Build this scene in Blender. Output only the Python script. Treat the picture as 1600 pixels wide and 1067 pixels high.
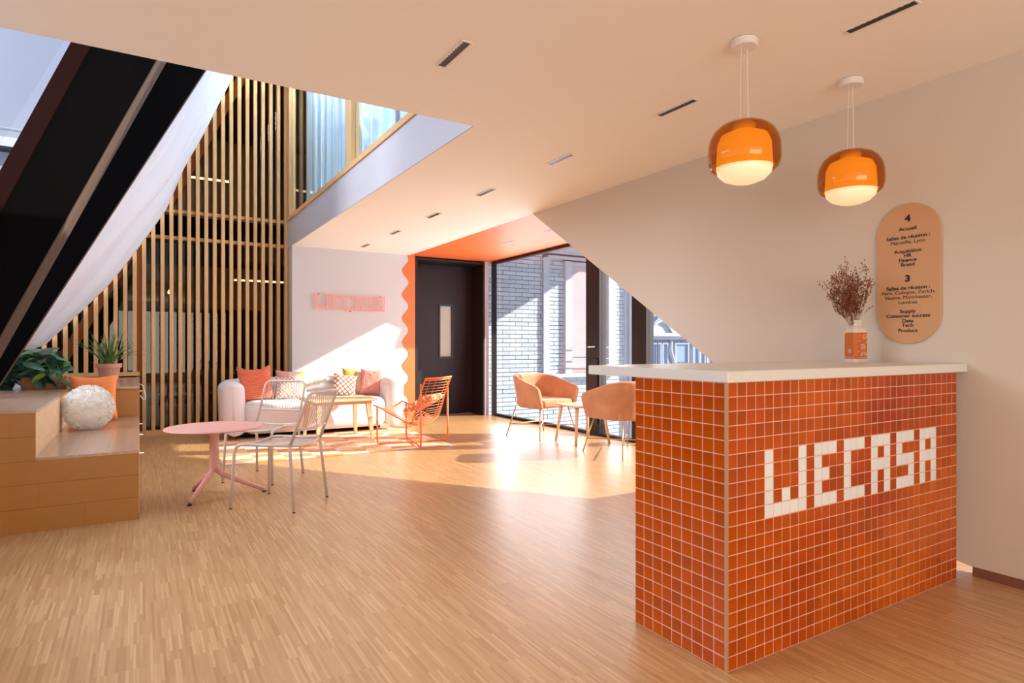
import bpy, bmesh, math, random
from mathutils import Vector, Matrix, noise
random.seed(7)
C = bpy.context.scene.collection
S = bpy.context.scene
PI = math.pi
for o in list(bpy.data.objects):
    bpy.data.objects.remove(o)

# ---------------------------------------------------------------- camera, sky, sun, lights
YAW = math.radians(31.25)
cam = bpy.data.cameras.new('camera'); camo = bpy.data.objects.new('camera', cam); C.objects.link(camo)
cam.sensor_width = 36; cam.lens = 36 * 958.5 / 1600
cam.shift_y = (540.0 - 533.5) / 1600
cam.clip_start = 0.05; cam.clip_end = 500
camo.location = (0, 0, 1.185)
camo.rotation_euler = (PI / 2, 0, -YAW)
S.camera = camo

w = bpy.data.worlds.new('sky'); S.world = w; w.use_nodes = True
nt = w.node_tree; nt.nodes.clear()
out = nt.nodes.new('ShaderNodeOutputWorld'); bg = nt.nodes.new('ShaderNodeBackground')
tc = nt.nodes.new('ShaderNodeTexCoord'); sep = nt.nodes.new('ShaderNodeSeparateXYZ')
rmp = nt.nodes.new('ShaderNodeValToRGB'); nz = nt.nodes.new('ShaderNodeTexNoise'); mx = nt.nodes.new('ShaderNodeMix')
cr2 = nt.nodes.new('ShaderNodeValToRGB')
mx.data_type = 'RGBA'
rmp.color_ramp.elements[0].position = 0.0; rmp.color_ramp.elements[0].color = (0.62, 0.68, 0.80, 1)
rmp.color_ramp.elements[1].position = 0.7; rmp.color_ramp.elements[1].color = (0.26, 0.36, 0.76, 1)
nz.inputs['Scale'].default_value = 2.2; nz.inputs['Detail'].default_value = 5
cr2.color_ramp.elements[0].position = 0.42; cr2.color_ramp.elements[1].position = 0.75
cr2.color_ramp.elements[1].color = (0.7, 0.7, 0.7, 1)
mx.inputs['B'].default_value = (0.80, 0.80, 0.84, 1)
L = nt.links.new
L(tc.outputs['Generated'], sep.inputs[0]); L(sep.outputs['Z'], rmp.inputs[0])
L(tc.outputs['Generated'], nz.inputs['Vector']); L(nz.outputs['Fac'], cr2.inputs[0])
L(cr2.outputs[0], mx.inputs['Factor']); L(rmp.outputs[0], mx.inputs['A'])
L(mx.outputs['Result'], bg.inputs['Color']); bg.inputs['Strength'].default_value = 1.0
L(bg.outputs[0], out.inputs[0])

sun = bpy.data.lights.new('sun', 'SUN'); suno = bpy.data.objects.new('sun', sun); C.objects.link(suno)
sun.energy = 10; sun.angle = math.radians(0.6); sun.color = (1.0, 0.94, 0.84)
suno.rotation_euler = Vector((-0.914, 0.405, -0.484)).to_track_quat('-Z', 'Y').to_euler()
suno.location = (9, 2, 8)

def area(name, loc, aim, sx, sy, power, col):
    l = bpy.data.lights.new(name, 'AREA'); o = bpy.data.objects.new(name, l); C.objects.link(o)
    l.shape = 'RECTANGLE'; l.size = sx; l.size_y = sy; l.energy = power; l.color = col
    o.location = loc; o.rotation_euler = (Vector(aim) - Vector(loc)).to_track_quat('-Z', 'Y').to_euler()
    return o
# added fill: assumed window behind the camera, daylight boosts at roof and street glazing
area('fill_behind', (0.6, -3.6, 1.3), (0.9, 3, 2.2), 4.2, 2.0, 135, (1.0, 0.93, 0.82))
area('daylight_roof', (-5.6, 6.0, 5.6), (1.2, 6.8, 1.6), 5.0, 5.0, 900, (0.84, 0.89, 1.0))
area('gallery_fill', (2.32, 6.4, 5.15), (2.32, 6.4, 3.0), .7, 5.2, 600, (1.0, 0.98, 0.95))  # unseen fill added to brighten the gallery panes
area('daylight_street', (5.45, 6.6, 1.3), (2.2, 6.0, 1.75), 4.4, 2.2, 130, (0.96, 0.97, 1.0))

S.view_settings.view_transform = 'Standard'; S.view_settings.look = 'None'
S.view_settings.gamma = 1; S.view_settings.exposure = 0.0; S.view_settings.use_curve_mapping = False

# ---------------------------------------------------------------- materials
def srgb(r, g, b):
    f = lambda c: (c / 255 / 12.92) if c / 255 <= 0.04045 else ((c / 255 + 0.055) / 1.055) ** 2.4
    return (f(r), f(g), f(b), 1)

def mat(name, col, rough=0.6, metal=0.0, coat=0.0, sheen=0.0, var=0.0, vscale=8.0, bump=0.0, bscale=60.0, emit=None, estr=0.0,
        stretch=None, col2=None, rnd=0.0, spec=0.5, ralpha=None):
    m = bpy.data.materials.new(name); m.use_nodes = True
    nt = m.node_tree; b = nt.nodes['Principled BSDF']; Lk = nt.links.new
    b.inputs['Base Color'].default_value = col; b.inputs['Roughness'].default_value = rough
    b.inputs['Metallic'].default_value = metal; b.inputs['Coat Weight'].default_value = coat
    b.inputs['Sheen Weight'].default_value = sheen; b.inputs['Specular IOR Level'].default_value = spec
    if emit: b.inputs['Emission Color'].default_value = emit; b.inputs['Emission Strength'].default_value = estr
    tcn = nt.nodes.new('ShaderNodeTexCoord'); mp = nt.nodes.new('ShaderNodeMapping')
    Lk(tcn.outputs['Object'], mp.inputs[0])
    if stretch: mp.inputs['Scale'].default_value = stretch
    last = None
    if var > 0 or col2:
        n = nt.nodes.new('ShaderNodeTexNoise'); n.inputs['Scale'].default_value = vscale; n.inputs['Detail'].default_value = 4
        Lk(mp.outputs[0], n.inputs['Vector'])
        cr = nt.nodes.new('ShaderNodeValToRGB'); cr.color_ramp.elements[0].position = 0.35; cr.color_ramp.elements[1].position = 0.65
        c2 = col2 or tuple(min(1, c * (1 + var)) for c in col[:3]) + (1,)
        c1 = col if col2 else tuple(c * (1 - var) for c in col[:3]) + (1,)
        cr.color_ramp.elements[0].color = c1; cr.color_ramp.elements[1].color = c2
        Lk(n.outputs['Fac'], cr.inputs[0]); last = cr.outputs[0]
    if rnd > 0:
        oi = nt.nodes.new('ShaderNodeObjectInfo'); gi = nt.nodes.new('ShaderNodeNewGeometry')
        ad = nt.nodes.new('ShaderNodeMath'); ad.operation = 'ADD'
        fr = nt.nodes.new('ShaderNodeMath'); fr.operation = 'FRACT'
        mr = nt.nodes.new('ShaderNodeMapRange'); mr.inputs[3].default_value = 1 - rnd; mr.inputs[4].default_value = 1 + rnd
        hs = nt.nodes.new('ShaderNodeHueSaturation')
        Lk(oi.outputs['Random'], ad.inputs[0]); Lk(gi.outputs['Random Per Island'], ad.inputs[1])
        Lk(ad.outputs[0], fr.inputs[0]); Lk(fr.outputs[0], mr.inputs[0]); Lk(mr.outputs[0], hs.inputs['Value'])
        if last: Lk(last, hs.inputs['Color'])
        else: hs.inputs['Color'].default_value = col
        last = hs.outputs[0]
    if last: Lk(last, b.inputs['Base Color'])
    if bump > 0:
        n2 = nt.nodes.new('ShaderNodeTexNoise'); n2.inputs['Scale'].default_value = bscale; n2.inputs['Detail'].default_value = 3
        Lk(mp.outputs[0], n2.inputs['Vector'])
        bp = nt.nodes.new('ShaderNodeBump'); bp.inputs['Strength'].default_value = bump; bp.inputs['Distance'].default_value = 0.01
        Lk(n2.outputs['Fac'], bp.inputs['Height']); Lk(bp.outputs[0], b.inputs['Normal'])
    return m

def facing_reflectance(nt, r0, graze=.8):
    lw = nt.nodes.new('ShaderNodeLayerWeight'); lw.inputs[0].default_value = 0.5
    pw = nt.nodes.new('ShaderNodeMath'); pw.operation = 'POWER'; pw.inputs[1].default_value = 5
    ma = nt.nodes.new('ShaderNodeMath'); ma.operation = 'MULTIPLY_ADD'; ma.inputs[1].default_value = (1 - r0) * graze; ma.inputs[2].default_value = r0
    nt.links.new(lw.outputs['Facing'], pw.inputs[0]); nt.links.new(pw.outputs[0], ma.inputs[0]); return ma

def pane_mat(name, tint, refl_rough=0.0, graze=.8, haze=0.0, hazecol=(0.8, 0.85, 0.9, 1), ior=1.45):
    m = bpy.data.materials.new(name); m.use_nodes = True; nt = m.node_tree; nt.nodes.clear(); Lk = nt.links.new
    o = nt.nodes.new('ShaderNodeOutputMaterial'); t = nt.nodes.new('ShaderNodeBsdfTransparent'); g = nt.nodes.new('ShaderNodeBsdfGlossy')
    m1 = nt.nodes.new('ShaderNodeMixShader'); f = facing_reflectance(nt, ((ior - 1) / (ior + 1)) ** 2, graze)
    t.inputs[0].default_value = tint; g.inputs['Roughness'].default_value = refl_rough
    Lk(f.outputs[0], m1.inputs[0]); Lk(m1.outputs[0], o.inputs[0]); Lk(g.outputs[0], m1.inputs[2])
    if haze > 0:
        d = nt.nodes.new('ShaderNodeBsdfDiffuse'); d.inputs[0].default_value = hazecol
        m2 = nt.nodes.new('ShaderNodeMixShader'); m2.inputs[0].default_value = haze
        Lk(t.outputs[0], m2.inputs[1]); Lk(d.outputs[0], m2.inputs[2]); Lk(m2.outputs[0], m1.inputs[1])
    else: Lk(t.outputs[0], m1.inputs[1])
    return m

def cloth_mat(name, col, trans=0.4):
    m = bpy.data.materials.new(name); m.use_nodes = True; nt = m.node_tree; nt.nodes.clear(); Lk = nt.links.new
    o = nt.nodes.new('ShaderNodeOutputMaterial'); d = nt.nodes.new('ShaderNodeBsdfDiffuse'); t = nt.nodes.new('ShaderNodeBsdfTranslucent')
    m1 = nt.nodes.new('ShaderNodeMixShader'); m1.inputs[0].default_value = trans
    d.inputs[0].default_value = col; t.inputs[0].default_value = col
    Lk(d.outputs[0], m1.inputs[1]); Lk(t.outputs[0], m1.inputs[2]); Lk(m1.outputs[0], o.inputs[0])
    return m

def strips_mat(name, cols, length, width, rough, axis='Y', mortar=0.0006, coat=0.0):
    """long narrow wooden strips running along one axis, each its own shade"""
    m = bpy.data.materials.new(name); m.use_nodes = True; nt = m.node_tree; b = nt.nodes['Principled BSDF']; Lk = nt.links.new
    tcn = nt.nodes.new('ShaderNodeTexCoord'); mp = nt.nodes.new('ShaderNodeMapping'); Lk(tcn.outputs['Object'], mp.inputs[0])
    if axis == 'Y': mp.inputs['Rotation'].default_value = (0, 0, PI / 2)
    br = nt.nodes.new('ShaderNodeTexBrick'); br.inputs['Scale'].default_value = 1.0
    br.inputs['Brick Width'].default_value = length; br.inputs['Row Height'].default_value = width
    br.inputs['Mortar Size'].default_value = mortar; br.offset = 0.37; br.offset_frequency = 3
    br.inputs['Color1'].default_value = (0, 0, 0, 1); br.inputs['Color2'].default_value = (1, 1, 1, 1); br.inputs['Mortar'].default_value = (0.2, 0.2, 0.2, 1)
    Lk(mp.outputs[0], br.inputs['Vector'])
    cr = nt.nodes.new('ShaderNodeValToRGB')
    while len(cr.color_ramp.elements) < len(cols): cr.color_ramp.elements.new(0.5)
    for i, c in enumerate(cols):
        cr.color_ramp.elements[i].position = i / (len(cols) - 1); cr.color_ramp.elements[i].color = c
    Lk(br.outputs['Color'], cr.inputs[0])
    n = nt.nodes.new('ShaderNodeTexNoise'); n.inputs['Scale'].default_value = 3.0; n.inputs['Detail'].default_value = 6
    mp2 = nt.nodes.new('ShaderNodeMapping'); mp2.inputs['Scale'].default_value = (25, 1.5, 1) if axis == 'Y' else (1.5, 25, 25)
    Lk(tcn.outputs['Object'], mp2.inputs[0]); Lk(mp2.outputs[0], n.inputs['Vector'])
    mxx = nt.nodes.new('ShaderNodeMix'); mxx.data_type = 'RGBA'; mxx.blend_type = 'MULTIPLY'; mxx.inputs['Factor'].default_value = 0.35
    mr = nt.nodes.new('ShaderNodeMapRange'); mr.inputs[3].default_value = 0.6; mr.inputs[4].default_value = 1.3
    Lk(n.outputs['Fac'], mr.inputs[0]); Lk(cr.outputs[0], mxx.inputs['A']); Lk(mr.outputs[0], mxx.inputs['B'])
    Lk(mxx.outputs['Result'], b.inputs['Base Color'])
    b.inputs['Roughness'].default_value = rough; b.inputs['Coat Weight'].default_value = coat; b.inputs['Coat Roughness'].default_value = 0.30
    return m

M = {}
M['ceiling'] = mat('ceiling paint', srgb(246, 238, 226), 0.85, bump=0.02, bscale=200)
M['wall'] = mat('wall plaster', srgb(214, 200, 184), 0.8, bump=0.03, bscale=120)
M['whitewall'] = mat('white wall paint', srgb(206, 203, 206), 0.7)
M['fascia'] = mat('pale grey fascia paint', srgb(192, 190, 196), 0.75)
M['orange'] = mat('orange paint', srgb(240, 118, 58), 0.5)
M['floor'] = strips_mat('strip parquet', [srgb(176, 130, 80), srgb(189, 145, 94), srgb(193, 149, 98), srgb(210, 168, 118)], 0.22, 0.011, 0.38, coat=0.45)
M['grout'] = mat('pink grout', srgb(226, 168, 138), 0.8)
M['tile'] = mat('terracotta glaze', srgb(156, 48, 5), 0.18, col2=srgb(190, 88, 8), vscale=1.3, rnd=0.14, bump=0.12, bscale=25, spec=0.22)
M['letter'] = mat('white glazed tile', srgb(226, 228, 226), 0.2, rnd=0.03, bump=0.05, bscale=25)
M['brass'] = mat('brass trim', srgb(190, 148, 110), 0.5, metal=0.4)
M['slab'] = mat('white solid surface', srgb(218, 214, 206), 0.35)
M['slat'] = mat('pale larch slat', srgb(214, 168, 112), 0.6, var=0.08, vscale=6, stretch=(12, 12, 0.8), rnd=0.06)
M['wood_bench'] = strips_mat('bamboo ply', [srgb(166, 106, 28), srgb(176, 116, 34), srgb(186, 126, 42)], 1.9, 0.021, 0.4, axis='X')
M['wood_top'] = strips_mat('bamboo ply top', [srgb(172, 132, 104), srgb(180, 140, 112), srgb(184, 144, 116)], 1.2, 0.02, 0.22, coat=0.5)
M['wood_light'] = mat('pale birch', srgb(228, 190, 146), 0.5, var=0.06, vscale=5, stretch=(2, 2, 14))
M['darkmetal'] = mat('dark bronze metal', srgb(38, 26, 24), 0.4, metal=0.3)
M['black'] = mat('matt black beam', srgb(3, 1, 2), 0.7, spec=.06)
M['redbrown'] = mat('red brown frame', srgb(30, 6, 3), 0.6, spec=.1)
M['lit_brown'] = mat('lit brown underside', srgb(84, 66, 56), 0.7, spec=.15)  # brown stands for light on the black beam's underside
M['door'] = mat('dark brown door', srgb(42, 27, 28), 0.5, spec=.3)
M['glass'] = pane_mat('clear window glass', (0.97, 0.98, 0.98, 1))
M['glass_roof'] = pane_mat('coated roof glass', (0.98, 0.99, 1.0, 1), graze=.25, ior=1.25)
M['glass_dark'] = pane_mat('brown tinted glass', (0.62, 0.56, 0.50, 1))
M['glass_teal'] = pane_mat('teal tinted glass', (0.88, 0.95, 0.98, 1), ior=1.8)
M['sheer'] = cloth_mat('sheer teal blind', srgb(206, 226, 240), 0.3)
M['blind'] = cloth_mat('white roof blind fabric', srgb(232, 232, 238), 0.18)
M['pink'] = mat('dusty pink powder coat', srgb(214, 154, 140), 0.45)
M['beige'] = mat('beige powder coat', srgb(206, 186, 170), 0.4)
M['orangewire'] = mat('orange powder coat', srgb(238, 122, 40), 0.35)
M['velvet'] = mat('apricot velvet', srgb(200, 132, 84), 0.75, sheen=0.5, var=0.14, vscale=5, bump=0.1, bscale=30)
M['gold'] = mat('gold rod', srgb(200, 176, 130), 0.3, metal=0.8)
M['sofa'] = mat('white boucle', srgb(238, 232, 232), 0.95, sheen=0.3, bump=0.5, bscale=180)
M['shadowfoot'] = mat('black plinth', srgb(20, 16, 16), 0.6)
M['knit'] = mat('coral knit', srgb(240, 134, 100), 0.95, bump=0.6, bscale=90)
M['orangecloth'] = mat('orange cotton', srgb(246, 140, 74), 0.9, bump=0.1, bscale=30)
M['fur'] = mat('cream long fur', srgb(252, 246, 236), 0.95, rnd=0.06)
M['terracotta'] = mat('terracotta pot', srgb(206, 150, 128), 0.85, var=0.06)
M['leaf'] = mat('dark heart leaf', srgb(44, 84, 66), 0.35, col2=srgb(86, 128, 104), vscale=14, rnd=0.3)
M['leaf_light'] = mat('young leaf', srgb(120, 150, 60), 0.45, rnd=0.2)
M['blade'] = mat('aloe blade', srgb(66, 108, 52), 0.4, col2=srgb(110, 146, 72), vscale=10, rnd=0.25)
M['soil'] = mat('potting soil', srgb(50, 36, 28), 0.95)
M['dried'] = mat('dried stems', srgb(136, 76, 50), 0.9, rnd=0.25)
M['label_orange'] = mat('orange bottle label', srgb(204, 100, 34), 0.5)
M['cream'] = mat('cream print', srgb(240, 214, 190), 0.6)
M['bottle'] = mat('cream glass bottle', srgb(222, 206, 190), 0.25)
M['signboard'] = mat('tan signboard', srgb(206, 156, 110), 0.6)
M['ink'] = mat('dark brown lettering', srgb(44, 26, 24), 0.6)
M['whiteplastic'] = mat('white plastic', srgb(232, 222, 214), 0.45)
M['blackplastic'] = mat('black plastic', srgb(22, 18, 20), 0.4)
M['chrome'] = mat('chrome', srgb(220, 215, 210), 0.15, metal=1.0)
M['steelkick'] = mat('brushed steel plinth', srgb(170, 136, 124), 0.3, metal=0.85)
M['neon'] = mat('salmon tube', srgb(240, 150, 132), 0.5, emit=srgb(250, 150, 130), estr=0.25)
M['opal'] = mat('glowing opal glass', srgb(250, 226, 196), 0.4, emit=srgb(255, 206, 150), estr=0.62)
M['brick'] = mat('white glazed brick', srgb(190, 200, 208), 0.45, rnd=0.08)
M['mortar'] = mat('grey mortar', srgb(128, 136, 150), 0.9)
M['stone'] = mat('pale painted stone', srgb(190, 196, 206), 0.7, var=0.03)
M['curtain_out'] = mat('pinkish window behind', srgb(186, 172, 184), 0.3, col2=srgb(214, 190, 184), vscale=1.2)
M['grey_out'] = mat('zinc grey', srgb(150, 156, 170), 0.6)
M['bluewin'] = mat('pale blue far window', srgb(150, 176, 206), 0.3)
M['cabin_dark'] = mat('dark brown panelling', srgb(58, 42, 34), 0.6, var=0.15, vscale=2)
M['cabin_mid'] = mat('taupe curtain', srgb(120, 98, 74), 0.8, var=0.12, vscale=1, stretch=(6, 6, 0.1))
M['cabin_floor'] = mat('grey carpet', srgb(140, 134, 132), 0.9)
M['brace'] = mat('orange timber brace', srgb(168, 100, 54), 0.6)
M['lamp_in'] = mat('lit tube', srgb(255, 240, 220), 0.4, emit=srgb(255, 236, 205), estr=5)
M['greywhite'] = mat('light grey laminate', srgb(190, 184, 180), 0.5)
M['door_glass'] = mat('ribbed frosted glass', srgb(176, 166, 150), 0.25)

# ---------------------------------------------------------------- mesh helpers
class MB:
    def __init__(s): s.v = []; s.f = []
    def add(s, vs, fs):
        n = len(s.v); s.v += [tuple(p) for p in vs]; s.f += [tuple(i + n for i in f) for f in fs]; return s
    def box(s, x0, x1, y0, y1, z0, z1):
        return s.add([(x0, y0, z0), (x1, y0, z0), (x1, y1, z0), (x0, y1, z0), (x0, y0, z1), (x1, y0, z1), (x1, y1, z1), (x0, y1, z1)],
                     [(0, 3, 2, 1), (4, 5, 6, 7), (0, 1, 5, 4), (1, 2, 6, 5), (2, 3, 7, 6), (3, 0, 4, 7)])
    def prism(s, poly, fn0, fn1):
        """poly: 2D points; fn0/fn1 map (a,b) to 3D on the two caps"""
        n = len(poly)
        return s.add([fn0(*p) for p in poly] + [fn1(*p) for p in poly],
                     [tuple(range(n))[::-1], tuple(range(n, 2 * n))] + [(i, (i + 1) % n, n + (i + 1) % n, n + i) for i in range(n)])
    def tube(s, pts, r, n=8, caps=True, closed=False):
        pts = [Vector(p) for p in pts]; m = len(pts); rings = []; ref = None
        rr = r if isinstance(r, (list, tuple)) else [r] * m
        for i, p in enumerate(pts):
            if closed: t = pts[(i + 1) % m] - pts[i - 1]
            else: t = pts[min(i + 1, m - 1)] - pts[max(i - 1, 0)]
            if t.length < 1e-9: t = Vector((0, 0, 1))
            t.normalize()
            if ref is None:
                ref = t.orthogonal().normalized()
            ref = (ref - t * ref.dot(t))
            if ref.length < 1e-6: ref = t.orthogonal()
            ref.normalize(); q = t.cross(ref)
            rings.append([p + (ref * math.cos(2 * PI * k / n) + q * math.sin(2 * PI * k / n)) * rr[i] for k in range(n)])
        vs = [v for ring in rings for v in ring]; fs = []
        for i in range(m if closed else m - 1):
            j = (i + 1) % m
            for k in range(n):
                fs.append((i * n + k, i * n + (k + 1) % n, j * n + (k + 1) % n, j * n + k))
        if caps and not closed:
            fs.append(tuple(range(n))[::-1]); fs.append(tuple((m - 1) * n + k for k in range(n)))
        return s.add(vs, fs)
    def lathe(s, prof, c=(0, 0, 0), n=32, caps=True):
        vs = []; fs = []; m = len(prof)
        for r, z in prof:
            for k in range(n):
                a = 2 * PI * k / n; vs.append((c[0] + r * math.cos(a), c[1] + r * math.sin(a), c[2] + z))
        for i in range(m - 1):
            for k in range(n):
                fs.append((i * n + k, i * n + (k + 1) % n, (i + 1) * n + (k + 1) % n, (i + 1) * n + k))
        if caps and prof[0][0] > 1e-4: fs.append(tuple(range(n))[::-1])
        if caps and prof[-1][0] > 1e-4: fs.append(tuple((m - 1) * n + k for k in range(n)))
        return s.add(vs, fs)
    def grid(s, fn, nu, nv, closeu=False):
        vs = [fn(i / nu, j / nv) for j in range(nv + 1) for i in range(nu + 1)]
        fs = [(j * (nu + 1) + i, j * (nu + 1) + i + 1, (j + 1) * (nu + 1) + i + 1, (j + 1) * (nu + 1) + i) for j in range(nv) for i in range(nu)]
        return s.add(vs, fs)

def link(o, parent=None):
    C.objects.link(o)
    if parent: o.parent = parent
    return o

def obj(name, mb, m, parent=None, world=False, smooth=False, bevel=0.0, seg=2, sub=0, solid=0.0, loc=None, rot=None):
    me = bpy.data.meshes.new(name)
    vs = mb.v
    if world and parent:
        inv = (Matrix.Translation(parent.location) @ parent.rotation_euler.to_matrix().to_4x4()).inverted()
        g = parent.parent
        if g: inv = inv @ (Matrix.Translation(g.location) @ g.rotation_euler.to_matrix().to_4x4()).inverted()
        vs = [tuple(inv @ Vector(p)) for p in vs]
    me.from_pydata(vs, [], mb.f); me.validate(); me.update()
    me.materials.append(m if not isinstance(m, str) else M[m])
    if smooth:
        for p in me.polygons: p.use_smooth = True
    o = bpy.data.objects.new(name, me); link(o, parent)
    if loc: o.location = loc
    if rot: o.rotation_euler = rot
    if bevel > 0:
        b = o.modifiers.new('b', 'BEVEL'); b.width = bevel; b.segments = seg; b.limit_method = 'ANGLE'; b.angle_limit = math.radians(40)
    if sub: b = o.modifiers.new('s', 'SUBSURF'); b.levels = sub; b.render_levels = sub
    if solid: b = o.modifiers.new('t', 'SOLIDIFY'); b.thickness = solid; b.offset = 0
    return o

def empty(name, loc=(0, 0, 0), rz=0.0):
    o = bpy.data.objects.new(name, None); o.location = loc; o.rotation_euler = (0, 0, rz); C.objects.link(o); return o

def tag(o, label=None, cat=None, group=None, kind=None):
    if label: o['label'] = label
    if cat: o['category'] = cat
    if group: o['group'] = group
    if kind: o['kind'] = kind
    return o

def structure(name, mb, m, label=None, **k):
    o = obj(name, mb, m, **k); o['kind'] = 'structure'
    if label: o['label'] = label
    return o

def copy_tree(o, parent=None):
    c = o.copy(); C.objects.link(c)
    if parent: c.parent = parent
    for ch in o.children: copy_tree(ch, c)
    return c

def bez(p0, p1, p2, n=6):
    p0, p1, p2 = map(Vector, (p0, p1, p2))
    return [p0 * (1 - t) ** 2 + p1 * 2 * t * (1 - t) + p2 * t * t for t in [i / n for i in range(n + 1)]]

def fillet(pts, r, n=4):
    """polyline with rounded corners"""
    pts = [Vector(p) for p in pts]; o = [pts[0]]
    for i in range(1, len(pts) - 1):
        a = (pts[i - 1] - pts[i]); b = (pts[i + 1] - pts[i]); ra = min(r, a.length * .45); rb = min(r, b.length * .45)
        o += bez(pts[i] + a.normalized() * ra, pts[i], pts[i] + b.normalized() * rb, n)
    return o + [pts[-1]]

def text_mesh(body, size, bold=0.0, extrude=0.0):
    cu = bpy.data.curves.new('text', 'FONT'); cu.body = body; cu.size = size; cu.align_x = 'CENTER'; cu.align_y = 'BOTTOM_BASELINE'
    cu.offset = bold; cu.extrude = extrude; cu.resolution_u = 3
    o = bpy.data.objects.new('text', cu); C.objects.link(o)
    dg = bpy.context.evaluated_depsgraph_get(); dg.update()
    me = bpy.data.meshes.new_from_object(o.evaluated_get(dg)); bpy.data.objects.remove(o); return me

H = 2.62       # ceiling height
XW = 3.66      # plane of the wall with the slanted edge
XG = 5.17      # plane of the street window
YB = 9.17      # plane of the white back wall
XF = 1.87      # plane of the gallery edge
YO = 3.56      # near edge of the roof opening
YS = 9.45      # plane of the slat screen

# ---------------------------------------------------------------- the room shell
structure('floor', MB().box(-2.0, 5.15, -3.8, 9.6, -0.12, 0.0), 'floor')
ceil = structure('ceiling', MB().box(-0.9, XW + .14, -3.8, YO, H, H + .38).box(XF, XW, YO, YB + .3, H, H + .38), 'ceiling')
structure('ceiling_orange', MB().box(XW, XG + .1, YO - 1, YB + .3, H + .002, H + .38), 'orange', label='orange painted ceiling of the window nook')
# white fascia of the gallery edge
structure('wall_gallery_edge', MB().box(XF - .012, XF - .002, YO - .004, YB + .3, H - .001, 3.0), 'fascia')
# back wall, with the door recess on its right
structure('wall_back', MB().box(XF, 3.751, YB, YB + .28, 0, H), 'whitewall')
def scallop():
    pts = []; n = 90
    for i in range(n + 1):
        z = H * i / n
        pts.append((3.595 - 0.055 * math.sin(2 * PI * (z - 0.02) / 0.375) + (0.05 if z < 0.3 else 0) * (0.3 - z) / 0.3, z))
    return pts + [(3.752, H), (3.752, 0)]
sc = MB().prism(scallop(), lambda a, b: (a, YB - .008, b), lambda a, b: (a, YB - .0005, b))
structure('trim_1', sc, 'orange', label='orange scalloped edge panel between white wall and dark door')
structure('wall_door_return', MB().box(5.022, 5.10, YB, YB + .5, 0, H).box(3.752, 5.022, YB + .46, YB + .52, 2.585, H), 'whitewall')
# the wall with the slanted edge (stands clear of the floor)
wallpoly = [(-3.8, H), (5.60, H)]
wallpoly += [(1.66, 0.125), (1.60, 0.085), (1.55, 0.062), (1.49, 0.05), (-3.8, 0.05)]
structure('wall_right', MB().prism(wallpoly, lambda a, b: (XW, a, b), lambda a, b: (XW + .13, a, b)), 'wall', label='plaster wall with slanted edge behind the tiled counter')
structure('baseboard_right', MB().box(XW + .005, XW + .11, -3.8, 1.47, 0, 0.05), 'steelkick')
# walls behind the camera and street side
structure('wall_behind', MB().box(-2.0, -1.35, -3.9, -3.8, 0, H).box(3.1, XG, -3.9, -3.8, 0, H).box(-1.35, 3.1, -3.9, -3.8, 0, .3), 'wall')
structure('wall_street', MB().prism([(-3.9, H + .38), (5.75, H + .38), (5.25, H - .02), (2.71, 1.23), (2.93, .95), (-3.9, .95)], lambda a, b: (XG - .02, a, b), lambda a, b: (XG + .14, a, b)).box(XG - .02, XG + .14, -3.9, -.3, 0, 0.95), 'whitewall')
structure('wall_knee', MB().box(-1.75, -1.42, -3.8, YS + .1, 0, 0.80), 'wood_light')

# ---------------------------------------------------------------- street window
win = empty('window_1', (XG, 6.5, 0)); tag(win, 'tall dark framed window wall of the orange nook', kind='structure')
def wp(n, mb, m, **k): return obj(n, mb, m, parent=win, world=True, **k)
wp('window_frame', MB().box(XG - .02, XG + .06, 5.3, YB + .0, 2.575, H).box(XG - .02, XG + .06, -.3, YB, 0, 0.035)
   .box(XG - .02, XG + .06, YB - .05, YB, 0.035, 2.575), 'darkmetal')
post1 = wp('door_stile', MB().box(XG - .03, XG + .09, 6.27, 6.55, 0.035, 2.575), 'darkmetal')
obj('door_handle', MB().tube([(XG - .03, 6.33, 1.17), (XG - .08, 6.33, 1.17), (XG - .08, 6.44, 1.17)], .009), 'chrome', parent=post1, world=True)
obj('lock_box', MB().box(XG - .045, XG - .028, 6.29, 6.40, .0 + .15, 1.02), 'blackplastic', parent=post1, world=True, bevel=.004)
wp('door_stile', MB().box(XG - .03, XG + .09, 5.40, 5.65, 0.035, 2.575), 'darkmetal')
for y0, y1 in ((6.55, YB - .05), (5.65, 6.27), (4.93, 5.40)):
    wp('pane', MB().box(XG + .012, XG + .02, y0, y1, .035, 2.575), 'glass')
wp('pane', MB().prism([(3.0, .035), (4.93, .035), (4.93, 2.46), (3.0, 1.40)], lambda a, b: (XG + .012, a, b), lambda a, b: (XG + .02, a, b)), 'glass')
wp('pane', MB().box(XG + .012, XG + .02, -.3, 3.0, .035, .95), 'glass')

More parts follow.
